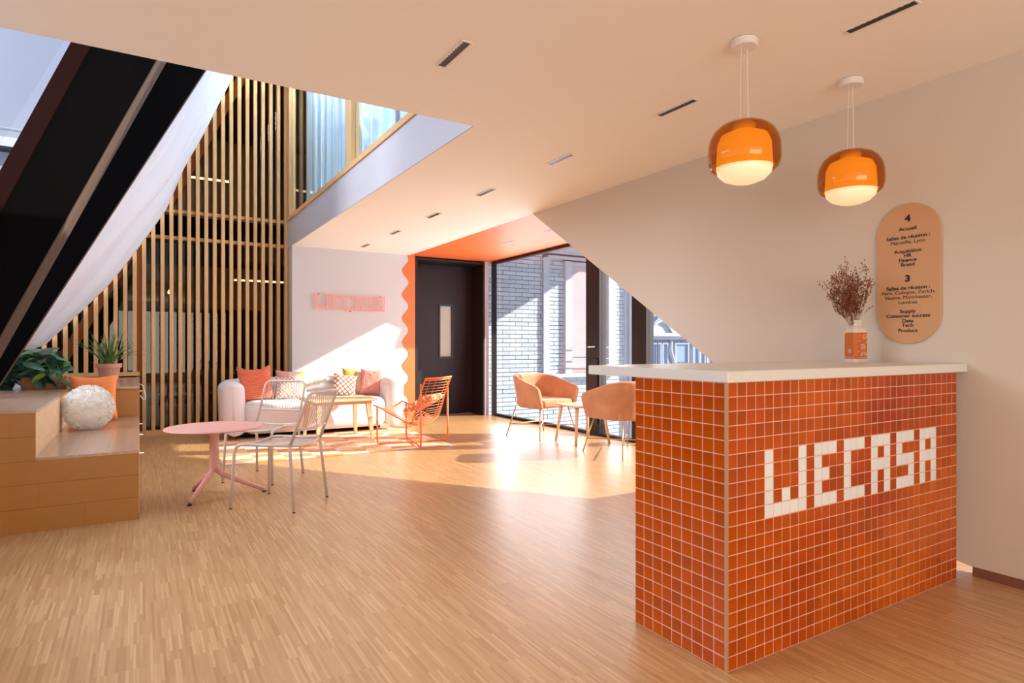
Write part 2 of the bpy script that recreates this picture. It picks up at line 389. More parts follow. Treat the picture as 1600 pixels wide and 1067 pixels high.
# ---------------------------------------------------------------- dark door in its recess
d = empty('door_1', (4.4, 9.60, 0)); tag(d, 'dark brown door with narrow glass strip in the orange wall', kind='structure')
def dp(n, mb, m, **k): return obj(n, mb, m, parent=k.pop('parent', d), world=True, **k)
dp('door_frame', MB().box(3.753, 3.80, YB - .01, YB + .46, 0, 2.60).box(4.985, 5.021, YB - .004, YB + .46, 0, 2.60).box(3.80, 4.985, YB + .02, YB + .46, 2.565, 2.60), 'door')
leaf = dp('door_leaf', MB().box(3.80, 4.37, 9.58, 9.63, 0.01, 2.56).box(4.607, 4.985, 9.58, 9.63, 0.01, 2.56)
          .box(4.37, 4.607, 9.58, 9.63, 0.01, .99).box(4.37, 4.607, 9.58, 9.63, 1.87, 2.56), 'door')
dp('window_surround', MB().box(4.35, 4.38, 9.568, 9.59, .97, 1.89).box(4.597, 4.627, 9.568, 9.59, .97, 1.89)
   .box(4.38, 4.597, 9.568, 9.59, .97, 1.0).box(4.38, 4.597, 9.568, 9.59, 1.86, 1.89), 'darkmetal', parent=leaf)
dp('glass_strip', MB().box(4.37, 4.607, 9.60, 9.61, .99, 1.87), 'door_glass', parent=leaf)
dp('door_closer', MB().box(4.0, 4.9, 9.55, 9.578, 2.50, 2.53), 'darkmetal', parent=leaf)
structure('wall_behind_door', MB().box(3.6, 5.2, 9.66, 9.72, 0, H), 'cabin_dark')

# ---------------------------------------------------------------- gallery window over the fascia
g = empty('window_2', (XF, 6.5, 3.0)); tag(g, 'teal gallery glazing with timber sill above the white fascia', kind='structure')
def gp(n, mb, m, **k): return obj(n, mb, m, parent=g, world=True, **k)
gp('window_sill', MB().box(XF - .03, XF + .08, YO, YB + .2, 3.0, 3.055), 'slat')
gp('post', MB().box(XF - .02, XF + .07, 6.22, 6.40, 3.055, 5.2), 'slat')
gp('post', MB().box(XF - .02, XF + .07, 9.28, 9.37, 3.055, 5.2), 'slat')
gp('post', MB().box(XF - .015, XF + .02, 4.95, 4.97, 3.055, 5.2), 'grey_out')
for y0, y1 in ((3.6, 4.95), (4.97, 6.22), (6.40, 9.28)):
    gp('pane', MB().box(XF + .02, XF + .028, y0, y1, 3.055, 5.2), 'glass_teal')
for k in range(19):
    y = 3.7 + k * 0.30
    gp('blind_strip', MB().grid(lambda u, v, y=y: (XF + .25 + .015 * math.sin(PI * u), y + .285 * u, 3.06 + 2.1 * v), 4, 1), 'sheer', solid=.004)
structure('wall_gallery', MB().box(XF + .9, XF + .95, YO, YB + .3, 3.0, 5.2), 'whitewall')

# ---------------------------------------------------------------- slat screen and the room behind it
ss = empty('slat_screen', (0.4, YS, 0)); tag(ss, 'tall screen of pale vertical timber slats behind sofa and bench', 'screen')
for k in range(29):
    x = 1.837 - 0.1052 * k
    zb = 0.06 if x > 0.0 else 0.84
    zt = min(5.2, 1.35 + (x + 1.25) * 2.05 + .9)
    m_ = MB().box(-.023, .023, -.04, .04, zb, zt)
    obj('slat', m_, 'slat', parent=ss, loc=(x - .4, .0, 0), bevel=.003, seg=1)
def sp(n, mb, m, **k): return obj(n, mb, m, parent=ss, world=True, **k)
sp('rail', MB().box(-.50, XF, YS + .03, YS + .075, 2.625, 2.67), 'slat')
sp('rail', MB().box(-.30, XF, YS + .03, YS + .075, 2.985, 3.03), 'slat')
sp('rail', MB().box(0.0, XF, YS - .05, YS + .07, 0.0, 0.06), 'slat')
sp('rail', MB().box(-1.25, 0.0, YS - .05, YS + .07, 0.79, 0.84), 'slat')
sp('post', MB().box(-.035, .055, YS + .042, YS + .085, 0.06, 2.62), 'brace')
sp('corner_post', MB().box(1.865, 1.905, YS - .06, YS + .08, 0.0, 5.2), 'slat')
sg = empty('window_3', (0.4, YS + .2, 0)); tag(sg, 'dark interior glazing behind the slats', kind='structure')
for poly in ([(-1.60, 0), (0, 0), (0, 2.62), (-.45, 2.62)], [(.06, 0), (1.0, 0), (1.0, 2.62), (.06, 2.62)], [(1.04, 0), (1.95, 0), (1.95, 2.62), (1.04, 2.62)],
             [(-.28, 3.0), (1.0, 3.0), (1.0, 5.3), (.74, 5.3)], [(1.04, 3.0), (1.95, 3.0), (1.95, 5.3), (1.04, 5.3)]):
    obj('pane', MB().prism(poly, lambda a, b: (a, YS + .20, b), lambda a, b: (a, YS + .21, b)), 'glass_dark', parent=sg, world=True)
obj('window_frame', MB().box(.0, .06, YS + .18, YS + .24, 0, 2.62).box(1.0, 1.04, YS + .18, YS + .24, 0, 2.62), 'darkmetal', parent=sg, world=True)
structure('floor_upper', MB().box(-.42, 3.7, YS + .17, 14.0, 2.66, 2.98), 'black')
structure('floor_back_room', MB().box(-1.62, 3.7, YS + .17, 14.0, -.12, -.002), 'cabin_floor')
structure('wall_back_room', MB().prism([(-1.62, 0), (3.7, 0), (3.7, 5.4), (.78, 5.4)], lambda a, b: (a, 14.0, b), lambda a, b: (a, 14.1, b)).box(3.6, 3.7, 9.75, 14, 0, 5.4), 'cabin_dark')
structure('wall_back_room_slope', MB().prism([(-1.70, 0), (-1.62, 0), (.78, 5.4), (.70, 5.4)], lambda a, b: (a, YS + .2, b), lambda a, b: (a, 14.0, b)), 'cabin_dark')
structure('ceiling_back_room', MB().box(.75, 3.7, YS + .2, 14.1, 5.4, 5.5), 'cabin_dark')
# timber brace seen between the slats
br = obj('timber_brace', MB().prism([(-1.0, .82), (-.86, .82), (.06, 2.62), (-.06, 2.62)], lambda a, b: (a, YS + .09, b), lambda a, b: (a, YS + .17, b))
         .prism([(.20, 3.0), (.34, 3.0), (1.40, 5.2), (1.27, 5.2)], lambda a, b: (a, YS + .09, b), lambda a, b: (a, YS + .17, b)), 'brace')
tag(br, 'slanted orange timber brace behind the slat screen', 'beam')
for i, (x0, x1, z0, z1, lab) in enumerate([(-.3, 2.0, 1.85, 2.64, 'taupe half-height curtain behind the slats on the lower storey'), (0.1, 1.9, 3.0, 5.0, 'taupe curtain on the upper storey behind the slats')]):
    cu = obj('curtain', MB().grid(lambda u, v: (x0 + (x1 - x0) * u, 12.6 + .03 * math.sin(u * 34), z0 + (z1 - z0) * v), 260, 1), 'cabin_mid', solid=.01)
    tag(cu, lab, 'curtain')
def simple_desk(x, y, lab):
    t = empty('desk', (x, y, 0)); tag(t, lab, 'table', 'work tables in the room behind the slats')
    obj('tabletop', MB().box(-.6, .6, -.35, .35, .72, .75), 'greywhite', parent=t)
    for sx in (-.55, .55):
        for sy in (-.3, .3): obj('leg', MB().tube([(sx, sy, 0), (sx * .92, sy * .9, .72)], .018), 'greywhite', parent=t)
simple_desk(.75, 11.0, 'light grey work table behind the slats and the sofa arm')
simple_desk(1.6, 12.0, 'light grey work table farther back behind the slats')
def back_chair(x, y, rz, lab):
    t = empty('work_chair', (x, y, 0), rz); tag(t, lab, 'chair', 'chairs in the room behind the slats')
    obj('seat', MB().box(-.2, .2, -.2, .2, .44, .47), 'greywhite', parent=t, bevel=.01)
    obj('backrest', MB().grid(lambda u, v: (-.19 + .38 * u, -.2 - .05 * math.sin(PI * u) - .05 * v, .58 + .26 * v), 6, 3), 'greywhite', parent=t, solid=.015)
    for sx in (-.18, .18):
        obj('leg', MB().tube([(sx, .2, 0), (sx, .17, .44)], .012), 'greywhite', parent=t)
        obj('leg', MB().tube([(sx, -.22, 0), (sx, -.18, .44), (sx, -.24, .62)], .012), 'greywhite', parent=t)
back_chair(.45, 10.4, 0.3, 'grey work chair behind the slats next to the curtain')
back_chair(1.05, 10.45, -0.3, 'grey work chair behind the slats over the sofa arm')
for x, z, y, ln, lab in ((.42, 2.05, 11.3, .0, 'small glowing spotlight behind the slats'), (1.95, 2.35, 12.0, .5, 'slim lit tube light behind the slats near the white wall'), (.95, 4.05, 11.8, .42, 'slim lit tube light on the upper storey behind the slats')):
    o = obj('spotlight', MB().lathe([(.001, -.04), (.035, -.03), (.04, 0), (.02, .04)], (x, y, z), 12), 'lamp_in') if ln == 0 else \
        obj('tube_light', MB().box(x - ln, x + ln, y - .02, y + .02, z, z + .03), 'lamp_in')
    tag(o, lab, 'lamp')
    l = bpy.data.lights.new('lamp', 'POINT'); l.energy = 9; l.color = (1, .85, .65); l.shadow_soft_size = .1
    lo = bpy.data.objects.new('lamp_glow', l); lo.location = (x, y - .1, z - .2); C.objects.link(lo)
for k in range(2):
    w_ = structure('window_%d' % (6 + k), MB().box(2.9 + k * .45, 3.2 + k * .45, 13.96, 13.99, .9, 1.9), 'bluewin', label='small bright window far behind the slats')

# ---------------------------------------------------------------- roof glazing, beams and roof blind
TN = 2.25; X0 = -1.70
rx = lambda z: X0 + z / TN
rw = empty('window_4', (-1.0, 5, .8)); tag(rw, 'slanted roof glazing over the bench', kind='structure')
def rp(n, mb, m, **k): return obj(n, mb, m, parent=rw, world=True, **k)
for y0, y1 in ((-3.8, .1), (.2, 4.44), (4.7, 9.5)):
    rp('pane', MB().add([(rx(.8), y0, .8), (rx(.8), y1, .8), (rx(5.4), y1, 5.4), (rx(5.4), y0, 5.4)], [(0, 1, 2, 3)]), 'glass_roof')
rp('window_frame', MB().prism([(rx(.76) - .05, .76), (rx(.76) + .12, .76), (rx(.86) + .12, .86), (rx(.86) - .05, .86)], lambda a, b: (a, -3.8, b), lambda a, b: (a, YS, b)), 'darkmetal')
def beam(y0, y1, o0, o1, i0, i1, name, lab, m='black'):
    # o*, i*: (x,z) of outer and inner edge line
    def ln(a, b, z): return a[0] + (z - a[1]) * (b[0] - a[0]) / (b[1] - a[1])
    zs = (0.80, 5.3)
    poly = [(ln(o0, o1, zs[0]), zs[0]), (ln(i0, i1, zs[0]), zs[0]), (ln(i0, i1, zs[1]), zs[1]), (ln(o0, o1, zs[1]), zs[1])]
    t = empty(name, (poly[0][0], y0, zs[0])); tag(t, lab, 'beam')
    obj('web', MB().prism(poly, lambda a, b: (a, y0, b), lambda a, b: (a, y1, b)), m, parent=t, world=True)
    fl = [(p[0], p[1]) for p in (poly[1], poly[2])]
    obj('flange', MB().prism([fl[0], (fl[0][0] + .006, fl[0][1]), (fl[1][0] + .006, fl[1][1]), fl[1]], lambda a, b: (a, y0 + .002, b), lambda a, b: (a, y1, b)), 'lit_brown' if m == 'black' else m, parent=t, world=True)
    ol = (poly[0], poly[3])
    obj('edge_cap', MB().prism([(ol[0][0] - .02, ol[0][1]), (ol[0][0] + .07, ol[0][1]), (ol[1][0] + .07, ol[1][1]), (ol[1][0] - .02, ol[1][1])],
        lambda a, b: (a, y0 - .03, b), lambda a, b: (a, y1, b)), 'redbrown', parent=t, world=True)
beam(4.45, 4.80, (-.325, 2.968), (-.673, 2.104), (.084, 2.967), (-.673, 1.239), 'roof_beam', 'deep black slanted roof beam with brown-lit underside over the bench')
beam(6.20, 6.26, (-.02, 3.68), (-1.15, 1.236), (.503, 3.68), (-.759, 1.236), 'roof_beam', 'second black slanted roof beam beside the white roof blind')
prof = [(1.17, 5.25), (1.045, 4.971), (.608, 3.93), (.193, 3.053), (-.475, 1.998), (-1.058, 1.224), (-1.2, 1.13)]
def blind_pt(u, v):
    t = u * (len(prof) - 1); i = min(int(t), len(prof) - 2); f = t - i
    x = prof[i][0] * (1 - f) + prof[i + 1][0] * f; z = prof[i][1] * (1 - f) + prof[i + 1][1] * f
    y = 6.45 + 2.93 * v
    # gathered folds run up the slope; fabric hangs lower towards the slats
    fold = .30 * (abs(math.sin(v * 13 + 1.2 * u)) - .6) + .07 * (abs(math.sin(v * 31 + 3 * u)) - .6) + .03 * math.sin(v * 9 + 9 * u)
    off = -.10 * (1 - v) + fold * (.35 + .65 * math.sin(PI * min(1, u * 1.02)))
    return (x + off * .9, y, z - off * .42)
bl = obj('roof_blind', MB().grid(blind_pt, 60, 140), 'blind', smooth=True, solid=.004)
tag(bl, 'gathered white fabric roof blind sagging beside the slat screen', 'blind')
bb = obj('blind_bottom_bar', MB().box(-1.32, -1.16, 6.5, 9.38, 1.09, 1.13), 'darkmetal'); tag(bb, 'dark bar at the foot of the white roof blind', 'bar')

# ---------------------------------------------------------------- recessed slot lights
def slot_light(x, y, lab, z=H):
    t = empty('slot_downlight', (x, y, z)); tag(t, lab, 'ceiling light', 'slot downlights in the ceiling')
    f = MB().box(-.029, .029, -.152, -.145, -.006, -.0005).box(-.029, .029, .145, .152, -.006, -.0005).box(-.029, -.02, -.145, .145, -.006, -.0005).box(.02, .029, -.145, .145, -.006, -.0005)
    obj('frame', f, 'whiteplastic', parent=t)
    obj('trough', MB().box(-.0195, .0195, -.1445, .1445, -.0035, -.001), 'blackplastic', parent=t)
    c = MB()
    for k in range(10): c.box(-.019, -.014, -.128 + k * .0262, -.118 + k * .0262, -.0045, -.0037)
    obj('reflector_teeth', c, 'cream', parent=t)['kind'] = 'stuff'
slab_labels = ['long slot downlight in the ceiling corner over the pendants', 'slot downlight second from the pendants', 'slot downlight third from the pendants',
        'slot downlight halfway down the room row', 'slot downlight fifth from the pendants', 'small slot downlight one before the white wall', 'small slot downlight closest to the white wall']
for k in range(7): slot_light(2.765, 1.455 + 1.19 * k, slab_labels[k])
slot_light(1.32, 2.73, 'lone slot downlight near the roof opening')
slot_light(4.38, 7.33, 'slot downlight in the orange ceiling before the dark door', H + .002)
slot_light(4.38, 6.25, 'slot downlight in the orange ceiling at the slanted wall edge', H + .002)

# ---------------------------------------------------------------- pendants
M['amber'] = None
m = bpy.data.materials.new('amber glass'); m.use_nodes = True; nt = m.node_tree; nt.nodes.clear()
o_ = nt.nodes.new('ShaderNodeOutputMaterial'); t_ = nt.nodes.new('ShaderNodeBsdfTransparent'); g_ = nt.nodes.new('ShaderNodeBsdfGlossy')
f_ = facing_reflectance(nt, .04); m_ = nt.nodes.new('ShaderNodeMixShader'); g_.inputs['Roughness'].default_value = .03
t_.inputs[0].default_value = (0.90, 0.63, 0.16, 1)
nt.links.new(f_.outputs[0], m_.inputs[0]); nt.links.new(t_.outputs[0], m_.inputs[1]); nt.links.new(g_.outputs[0], m_.inputs[2]); nt.links.new(m_.outputs[0], o_.inputs[0])
M['amber'] = m
def pendant(x, y, lab):
    t = empty('pendant_lamp', (x, y, H)); tag(t, lab, 'pendant lamp', 'amber pendants over the counter')
    obj('canopy', MB().lathe([(.001, -.036), (.058, -.036), (.062, -.03), (.062, -.002), (.001, -.002)], n=32), 'whiteplastic', parent=t, smooth=False, bevel=.003)
    top = -.385
    for s in (-1, 1):
        ob = obj('cable', MB().tube([(s * .02, 0, -.036), (s * .03, 0, top)], .0022 if s > 0 else .0013, 6), 'whiteplastic', parent=t)
    obj('socket_cap', MB().lathe([(.001, top + .004), (.04, top + .002), (.052, top - .012), (.05, top - .03)], n=24), 'whiteplastic', parent=t, smooth=True)
    pr_ = [(.045, -.386), (.075, -.392), (.108, -.407), (.135, -.432), (.152, -.465), (.159, -.500), (.160, -.545), (.158, -.575), (.149, -.598), (.142, -.604)]
    obj('amber_shade', MB().lathe(pr_, n=48, caps=False), M['amber'], parent=t, smooth=True, solid=.005)
    # rebuild open profile without caps
    op = [(.001, -.425), (.06, -.43), (.105, -.45), (.120, -.485), (.125, -.56), (.126, -.600), (.119, -.628), (.095, -.652), (.055, -.668), (.001, -.674)]
    obj('opal_diffuser', MB().lathe(op, n=40), 'opal', parent=t, smooth=True)
pendant(2.43, 1.90, 'amber glass pendant lamp over the middle of the counter')
pendant(3.285, 1.885, 'amber glass pendant lamp over the counter end by the oval sign')

# ---------------------------------------------------------------- tiled reception counter
CX, CY, TS = 1.815, 1.495, 0.0525
ct = empty('reception_counter', (CX, CY, 0)); tag(ct, 'terracotta tiled reception counter with white tile lettering and white top', 'counter')
obj('body', MB().box(.0014, 33 * TS + .006, .0014, 9 * TS, 0, 1.0495), 'grout', parent=ct)
obj('corner_trim', MB().box(-.004, .0065, -.004, .0065, 0, 1.0495), 'brass', parent=ct)
obj('worktop', MB().box(0, XW - CX - .002, -.006, .80, 1.05, 1.092), 'slab', parent=ct, bevel=.003)
GL = {'W': ["10001", "10001", "10001", "10101", "11111"], 'E': ["111", "100", "110", "100", "111"], 'C': ["111", "100", "100", "100", "111"],
      'A': ["111", "101", "111", "101", "101"], 'S': ["111", "100", "111", "001", "111"]}
white = set(); c0 = 4
for ch in "WECASA":
    for r, row in enumerate(GL[ch]):
        for c, b in enumerate(row):
            if b == '1': white.add((c0 + c, 5 + r))
    c0 += len(GL[ch][0]) + 1
def tile_mesh(name, m):
    a, b, t = .0243, .0225, .006
    me = bpy.data.meshes.new(name)
    vs = [(-a, 0, -a), (a, 0, -a), (a, 0, a), (-a, 0, a), (-a, -t + .0015, -a), (a, -t + .0015, -a), (a, -t + .0015, a), (-a, -t + .0015, a),
          (-b, -t, -b), (b, -t, -b), (b, -t, b), (-b, -t, b)]
    fs = [(8, 9, 10, 11), (4, 5, 9, 8), (5, 6, 10, 9), (6, 7, 11, 10), (7, 4, 8, 11), (0, 1, 5, 4), (1, 2, 6, 5), (2, 3, 7, 6), (3, 0, 4, 7)]
    me.from_pydata(vs, [], fs); me.materials.append(M[m]); me.update(); return me
tm = tile_mesh('tile', 'tile'); tw = tile_mesh('letter_tile', 'letter')
rest = MB(); cells = []
for c in range(33):
    for r in range(20):
        x = .0065 + (c + .5) * TS; z = 1.05 - (r + .5) * TS
        d_ = (CX + x) * .519 + CY * .855
        cells.append((d_ * 1.35, 'f', x, z, (c, r) in white))
for c in range(9):
    for r in range(20):
        y = .0065 + (c + .5) * TS; z = 1.05 - (r + .5) * TS
        cells.append((CX * .519 + (CY + y) * .855, 's', y, z, False))
cells.sort(key=lambda c: c[0]); nt_ = 0
for d_, side, a, z, wh in cells:
    tilt = (random.gauss(0, .007), 0, random.gauss(0, .007))
    if side == 'f': loc = (a, .0055, z); rz = 0
    else: loc = (.0055, a, z); rz = -PI / 2
    if side == 's' or not wh:
        nt_ += 1
        if nt_ > 300:
            R_ = Matrix.Translation(loc) @ Matrix.Rotation(rz, 4, 'Z') @ Matrix.Rotation(tilt[0], 4, 'X') @ Matrix.Rotation(tilt[2], 4, 'Z')
            rest.add([tuple(R_ @ v.co) for v in tm.vertices], [tuple(p.vertices) for p in tm.polygons]); continue
    o = bpy.data.objects.new('letter_tile' if wh else 'tile', tw if wh else tm)
    o.location = loc; o.rotation_euler = (tilt[0], 0, rz + tilt[2]); link(o, ct)
tag(obj('tile_field', rest, 'tile', parent=ct), kind='stuff')

# ---------------------------------------------------------------- oval sign with lettering
sg_ = empty('directory_sign', (XW - .001, 1.772, 1.585)); tag(sg_, 'tan oval directory sign on the wall above the counter end', 'sign')
hw, hh = .166, .389
pl = []
for i in range(48):
    a = 2 * PI * i / 48; pl.append((hw * math.cos(a), (hh - hw) * (1 if math.sin(a) >= 0 else -1) + hw * math.sin(a)))
obj('board', MB().prism(pl, lambda a, b: (-.014, -a, b), lambda a, b: (0, -a, b)), 'signboard', parent=sg_, bevel=.001, seg=1)
lines = [("4", 1.893, .060, .0030), ("Accueil", 1.836, .034, .0007), ("Salles de réunion :", 1.790, .0335, .0007), ("Marseille, Lyon", 1.762, .0325, 0), ("Acquisition", 1.712, .034, .0007),
         ("HR", 1.687, .0325, .0007), ("Finance", 1.662, .0335, .0007), ("Brand", 1.637, .0335, .0007), ("3", 1.559, .060, .0030), ("Salles de réunion :", 1.507, .0335, .0007),
         ("Paris, Cologne, Zurich,", 1.482, .0325, 0), ("Vienne, Manchester,", 1.455, .0325, 0), ("Londres", 1.427, .0325, 0), ("Supply", 1.377, .0335, .0007),
         ("Customer success", 1.352, .0335, .0007), ("Data", 1.324, .0335, .0007), ("Tech", 1.299, .0335, .0007), ("Product", 1.270, .0335, .0007)]
RT = Matrix(((0, 0, -1), (-1, 0, 0), (0, 1, 0))).to_4x4()
for body, z, sz, bold in lines:
    me = text_mesh(body, sz, bold, .0004); me.transform(Matrix.Diagonal((.92, .82, 1, 1)))
    me.materials.clear(); me.materials.append(M['ink'])
    me.transform(Matrix.Translation((-.0148, 0, z - 1.585 - .29 * sz)) @ RT)
    o = bpy.data.objects.new('lettering', me); link(o, sg_)

# ---------------------------------------------------------------- neon style wall lettering
ns = empty('wall_lettering', (2.18, YB, 1.72)); tag(ns, 'salmon outlined tube lettering on the white back wall', 'sign')
px_ = .0423; c0 = 0
for ch in "WECASA":
    mb = MB(); rows = GL[ch]; on = {(c, 4 - r) for r, row in enumerate(rows) for c, b in enumerate(row) if b == '1'}
    def seg_(x0, z0, x1, z1):
        e = .0045; mb.box(min(x0, x1) - e, max(x0, x1) + e, -.036, -.027, min(z0, z1) - e, max(z0, z1) + e)
    for (c, r) in on:
        x = (c0 + c) * px_; z = r * px_
        if (c - 1, r) not in on: seg_(x + .006, z, x + .006, z + px_)
        if (c + 1, r) not in on: seg_(x + px_ - .006, z, x + px_ - .006, z + px_)
        if (c, r - 1) not in on: seg_(x, z + .006, x + px_, z + .006)
        if (c, r + 1) not in on: seg_(x, z + px_ - .006, x + px_, z + px_ - .006)
    obj('letter', mb, 'neon', parent=ns)
    c0 += len(rows[0]) + 1
for x, z in ((.06, .225), (.53, -.02), (1.0, .215)): obj('standoff', MB().tube([(x, -.036, z), (x, 0, z)], .007), 'blackplastic', parent=ns)
obj('tube_rail', MB().tube([(.0, -.02, .222), (.35, -.02, .222)], .003, 6).tube([(.42, -.02, -.012), (1.05, -.02, -.012)], .003, 6), 'neon', parent=ns)

# ---------------------------------------------------------------- bottle with dried flowers
vs_ = empty('bottle_vase', (3.475, 1.965, 1.0925), math.radians(-15.4)); tag(vs_, 'square cream bottle with orange label holding dried stems on the counter', 'vase')
bt = MB(); s_ = .045
def sq(a, z, k=.012):
    return [(x, y, z) for x, y in ((-a + k, -a), (a - k, -a), (a, -a + k), (a, a - k), (a - k, a), (-a + k, a), (-a, a - k), (-a, -a + k))]
rings = [sq(s_, 0), sq(s_, .172), sq(s_ * .9, .188, .016), sq(.024, .206, .009), sq(.022, .222, .008), sq(.026, .226, .01), sq(.026, .236, .01), sq(.018, .236, .007), sq(.016, .20, .006)]
n8 = 8; bt.add([p for r in rings for p in r], [tuple(range(8))[::-1]] + [(i * 8 + k, i * 8 + (k + 1) % 8, (i + 1) * 8 + (k + 1) % 8, (i + 1) * 8 + k) for i in range(8) for k in range(8)])
obj('bottle_body', bt, 'bottle', parent=vs_, smooth=False)
lab = MB().prism([(-s_ + .013, .018), (s_ - .013, .018), (s_ - .013, .166), (-s_ + .013, .166)], lambda a, b: (a, -s_ - .001, b), lambda a, b: (a, -s_ + .001, b))
lab.prism([(-s_ + .013, .018), (s_ - .013, .018), (s_ - .013, .15), (s_ - .02, .166), (-s_ + .013, .166)], lambda a, b: (-s_ - .001, a, b), lambda a, b: (-s_ + .001, a, b))
lab.prism([(0, .018), (.017, .018), (.017, .166), (0, .166)], lambda a, b: (-s_ + .0125 - a * .71 - .0008, -s_ - .0008 + a * .71, b), lambda a, b: (-s_ + .0125 - a * .71 + .001, -s_ + .001 + a * .71, b))
obj('bottle_label', lab, 'label_orange', parent=vs_)
mk = MB(); yf = -s_ - .0018
def ring(cx, cz, r, a0=0, a1=2 * PI, t=.0011, f='r', n=14):
    P = [(cx + r * math.cos(a0 + (a1 - a0) * i / n), cz + r * math.sin(a0 + (a1 - a0) * i / n)) for i in range(n + 1)]
    mk.tube([((p[0], yf, p[1]) if f == 'r' else (yf, p[0], p[1])) for p in P], t, 4)
ring(.015, .143, .013); ring(.015, .143, .006, PI, 2 * PI)
for r in (.010, .016, .022): ring(.008, .036, r, 0, PI)
for k, (a, b) in enumerate(((-.016, .016), (-.012, .022), (-.018, .02), (-.012, .018))): mk.tube([(a + .003, yf, .098 - k * .008), (b, yf, .098 - k * .008)], .0018, 4)
for x, z in ((-.024, .12), (-.02, .148), (.027, .112), (-.026, .06)): mk.tube([(x - .003, yf, z), (x + .003, yf, z + .002)], .002, 4)
ring(-.005, .062, .011, f='l'); 
for k in range(3): a = k * PI / 3; mk.tube([(yf, -.005 - .008 * math.cos(a), .062 - .008 * math.sin(a)), (yf, -.005 + .008 * math.cos(a), .062 + .008 * math.sin(a))], .001, 4)
for z in (.024, .028):
    mk.tube([(-.03, yf, z), (.031, yf, z)], .0008, 4); mk.tube([(yf, -.031, z), (yf, .031, z)], .0008, 4)
obj('label_print', mk, 'cream', parent=vs_)
Rv = Vector((.855, -.519, 0)); Fv = Vector((.519, .855, 0))
df = empty('dried_flowers', (3.475, 1.965, 1.32)); tag(df, 'bunch of dried reddish brown wild flowers standing in the cream bottle', 'flowers')
stems = MB(); buds = MB()
def stem(p0, d0, ln, r, depth):
    pts = [p0]; d_ = d0.normalized(); n = 5
    for i in range(n):
        d_ = (d_ + Vector((random.gauss(0, .06), random.gauss(0, .06), .02))).normalized(); pts.append(pts[-1] + d_ * ln / n)
    stems.tube(pts, [r * (1 - .5 * i / n) for i in range(n + 1)], 3, caps=False)
    if depth > 0:
        for i in (2, 3, 4, 5):
            for k in range(2):
                dd = (d_ + Vector((random.gauss(0, .45), random.gauss(0, .45), random.gauss(0, .25)))).normalized()
                stem(pts[i], dd, ln * random.uniform(.18, .34), r * .6, depth - 1)
    if depth < 2:
        p = pts[-1]; s = random.uniform(.0022, .0048)
        buds.add([p + Vector(q) * s for q in ((0, 0, -1), (1, 0, 0), (0, 1, 0), (-1, 0, 0), (0, -1, 0), (0, 0, 1.3))], [(0, 2, 1), (0, 3, 2), (0, 4, 3), (0, 1, 4), (5, 1, 2), (5, 2, 3), (5, 3, 4), (5, 4, 1)])
for i in range(34):
    t = random.uniform(-1, .38) if i % 3 else random.uniform(-.45, .1)
    dd = Vector((0, 0, 1)) + Rv * t * .80 + Fv * random.gauss(-.02, .10) + Vector((-.04, 0, 0))
    stem(Vector((random.gauss(0, .004), random.gauss(0, .004), -.06)), dd, random.uniform(.20, .31) * (1.05 - .12 * abs(t)), .0013, 2)
for v in range(len(stems.v)):
    x, y, z = stems.v[v]; stems.v[v] = (min(x, .165), y, z)
for v in range(len(buds.v)):
    x, y, z = buds.v[v]; buds.v[v] = (min(x, .168), y, z)
tag(obj('stems', stems, 'dried', parent=df), kind='stuff'); tag(obj('seed_heads', buds, 'dried', parent=df), kind='stuff')

# ---------------------------------------------------------------- tiered timber bench
bn = empty('tiered_bench', (0, 4.906, 0)); tag(bn, 'stepped bamboo bench with drawers below the roof glazing', 'bench')
def bp_(n, mb, m, **k): return obj(n, mb, m, parent=bn, world=True, **k)
bp_('upper_tier', MB().box(-1.41, -.568, 4.92, 9.36, .0, .756), 'wood_light')
bp_('upper_top', MB().box(-1.41, -.565, 4.906, 9.38, .757, .776), 'wood_top')
bp_('side_panel', MB().box(-.5675, -.5655, 4.908, 7.25, .472, .756), 'wood_light')
bp_('seat_carcass', MB().box(-.565, -.012, 4.92, 7.25, .02, .452), 'wood_bench')
bp_('seat_top', MB().box(-.565, -.006, 4.906, 7.26, .453, .471), 'wood_top')
cab = bp_('end_cabinet', MB().box(-.565, -.004, 7.26, 9.38, .0, .756), 'wood_bench')
bp_('cabinet_top', MB().box(-.57, .0, 7.24, 9.385, .757, .776), 'wood_top')
obj('cabinet_panel', MB().box(-.53, -.05, 7.25, 7.2585, .49, .735), 'wood_bench', parent=cab, world=True)
for z0, z1, cuts in ((.0, .152, (-1.41, -.75, -.30, -.006)), (.1535, .305, (-1.41, -1.0, -.55, -.006)), (.3065, .4525, (-1.41, -.78, -.006)), (.454, .606, (-1.41, -1.05, -.566)), (.6075, .756, (-1.41, -.8, -.566))):
    for a, b in zip(cuts[:-1], cuts[1:]):
        zz = z1
        bp_('front_board', MB().box(a + .0003, b - .0003, 4.907, 4.919, z0, zz), 'wood_bench')
for y0, y1, z0, z1 in ((4.95, 6.08, .03, .44), (6.1, 7.22, .03, .44), (7.3, 9.3, .03, .36), (7.3, 9.3, .38, .74)):
    dr = bp_('drawer', MB().box(-.011 if z1 < .45 and y1 < 7.25 else -.0035, -.002, y0, y1, z0, z1), 'wood_light')
    ym = (y0 + y1) / 2
    obj('handle', MB().tube([(-.002, ym, z1 - .08), (.026, ym, z1 - .08)], .008, 10), 'chrome', parent=dr, world=True)
cb = obj('white_cable', MB().tube(fillet([(-.03, 7.6, .780), (.0, 7.55, .782), (.03, 7.5, .77), (.055, 7.5, .64), (.04, 7.5, .61), (.006, 7.55, .66)], .03), .005, 6), 'whiteplastic', smooth=True)
tag(cb, 'white cable loop hanging over the bench cabinet corner', 'cable')

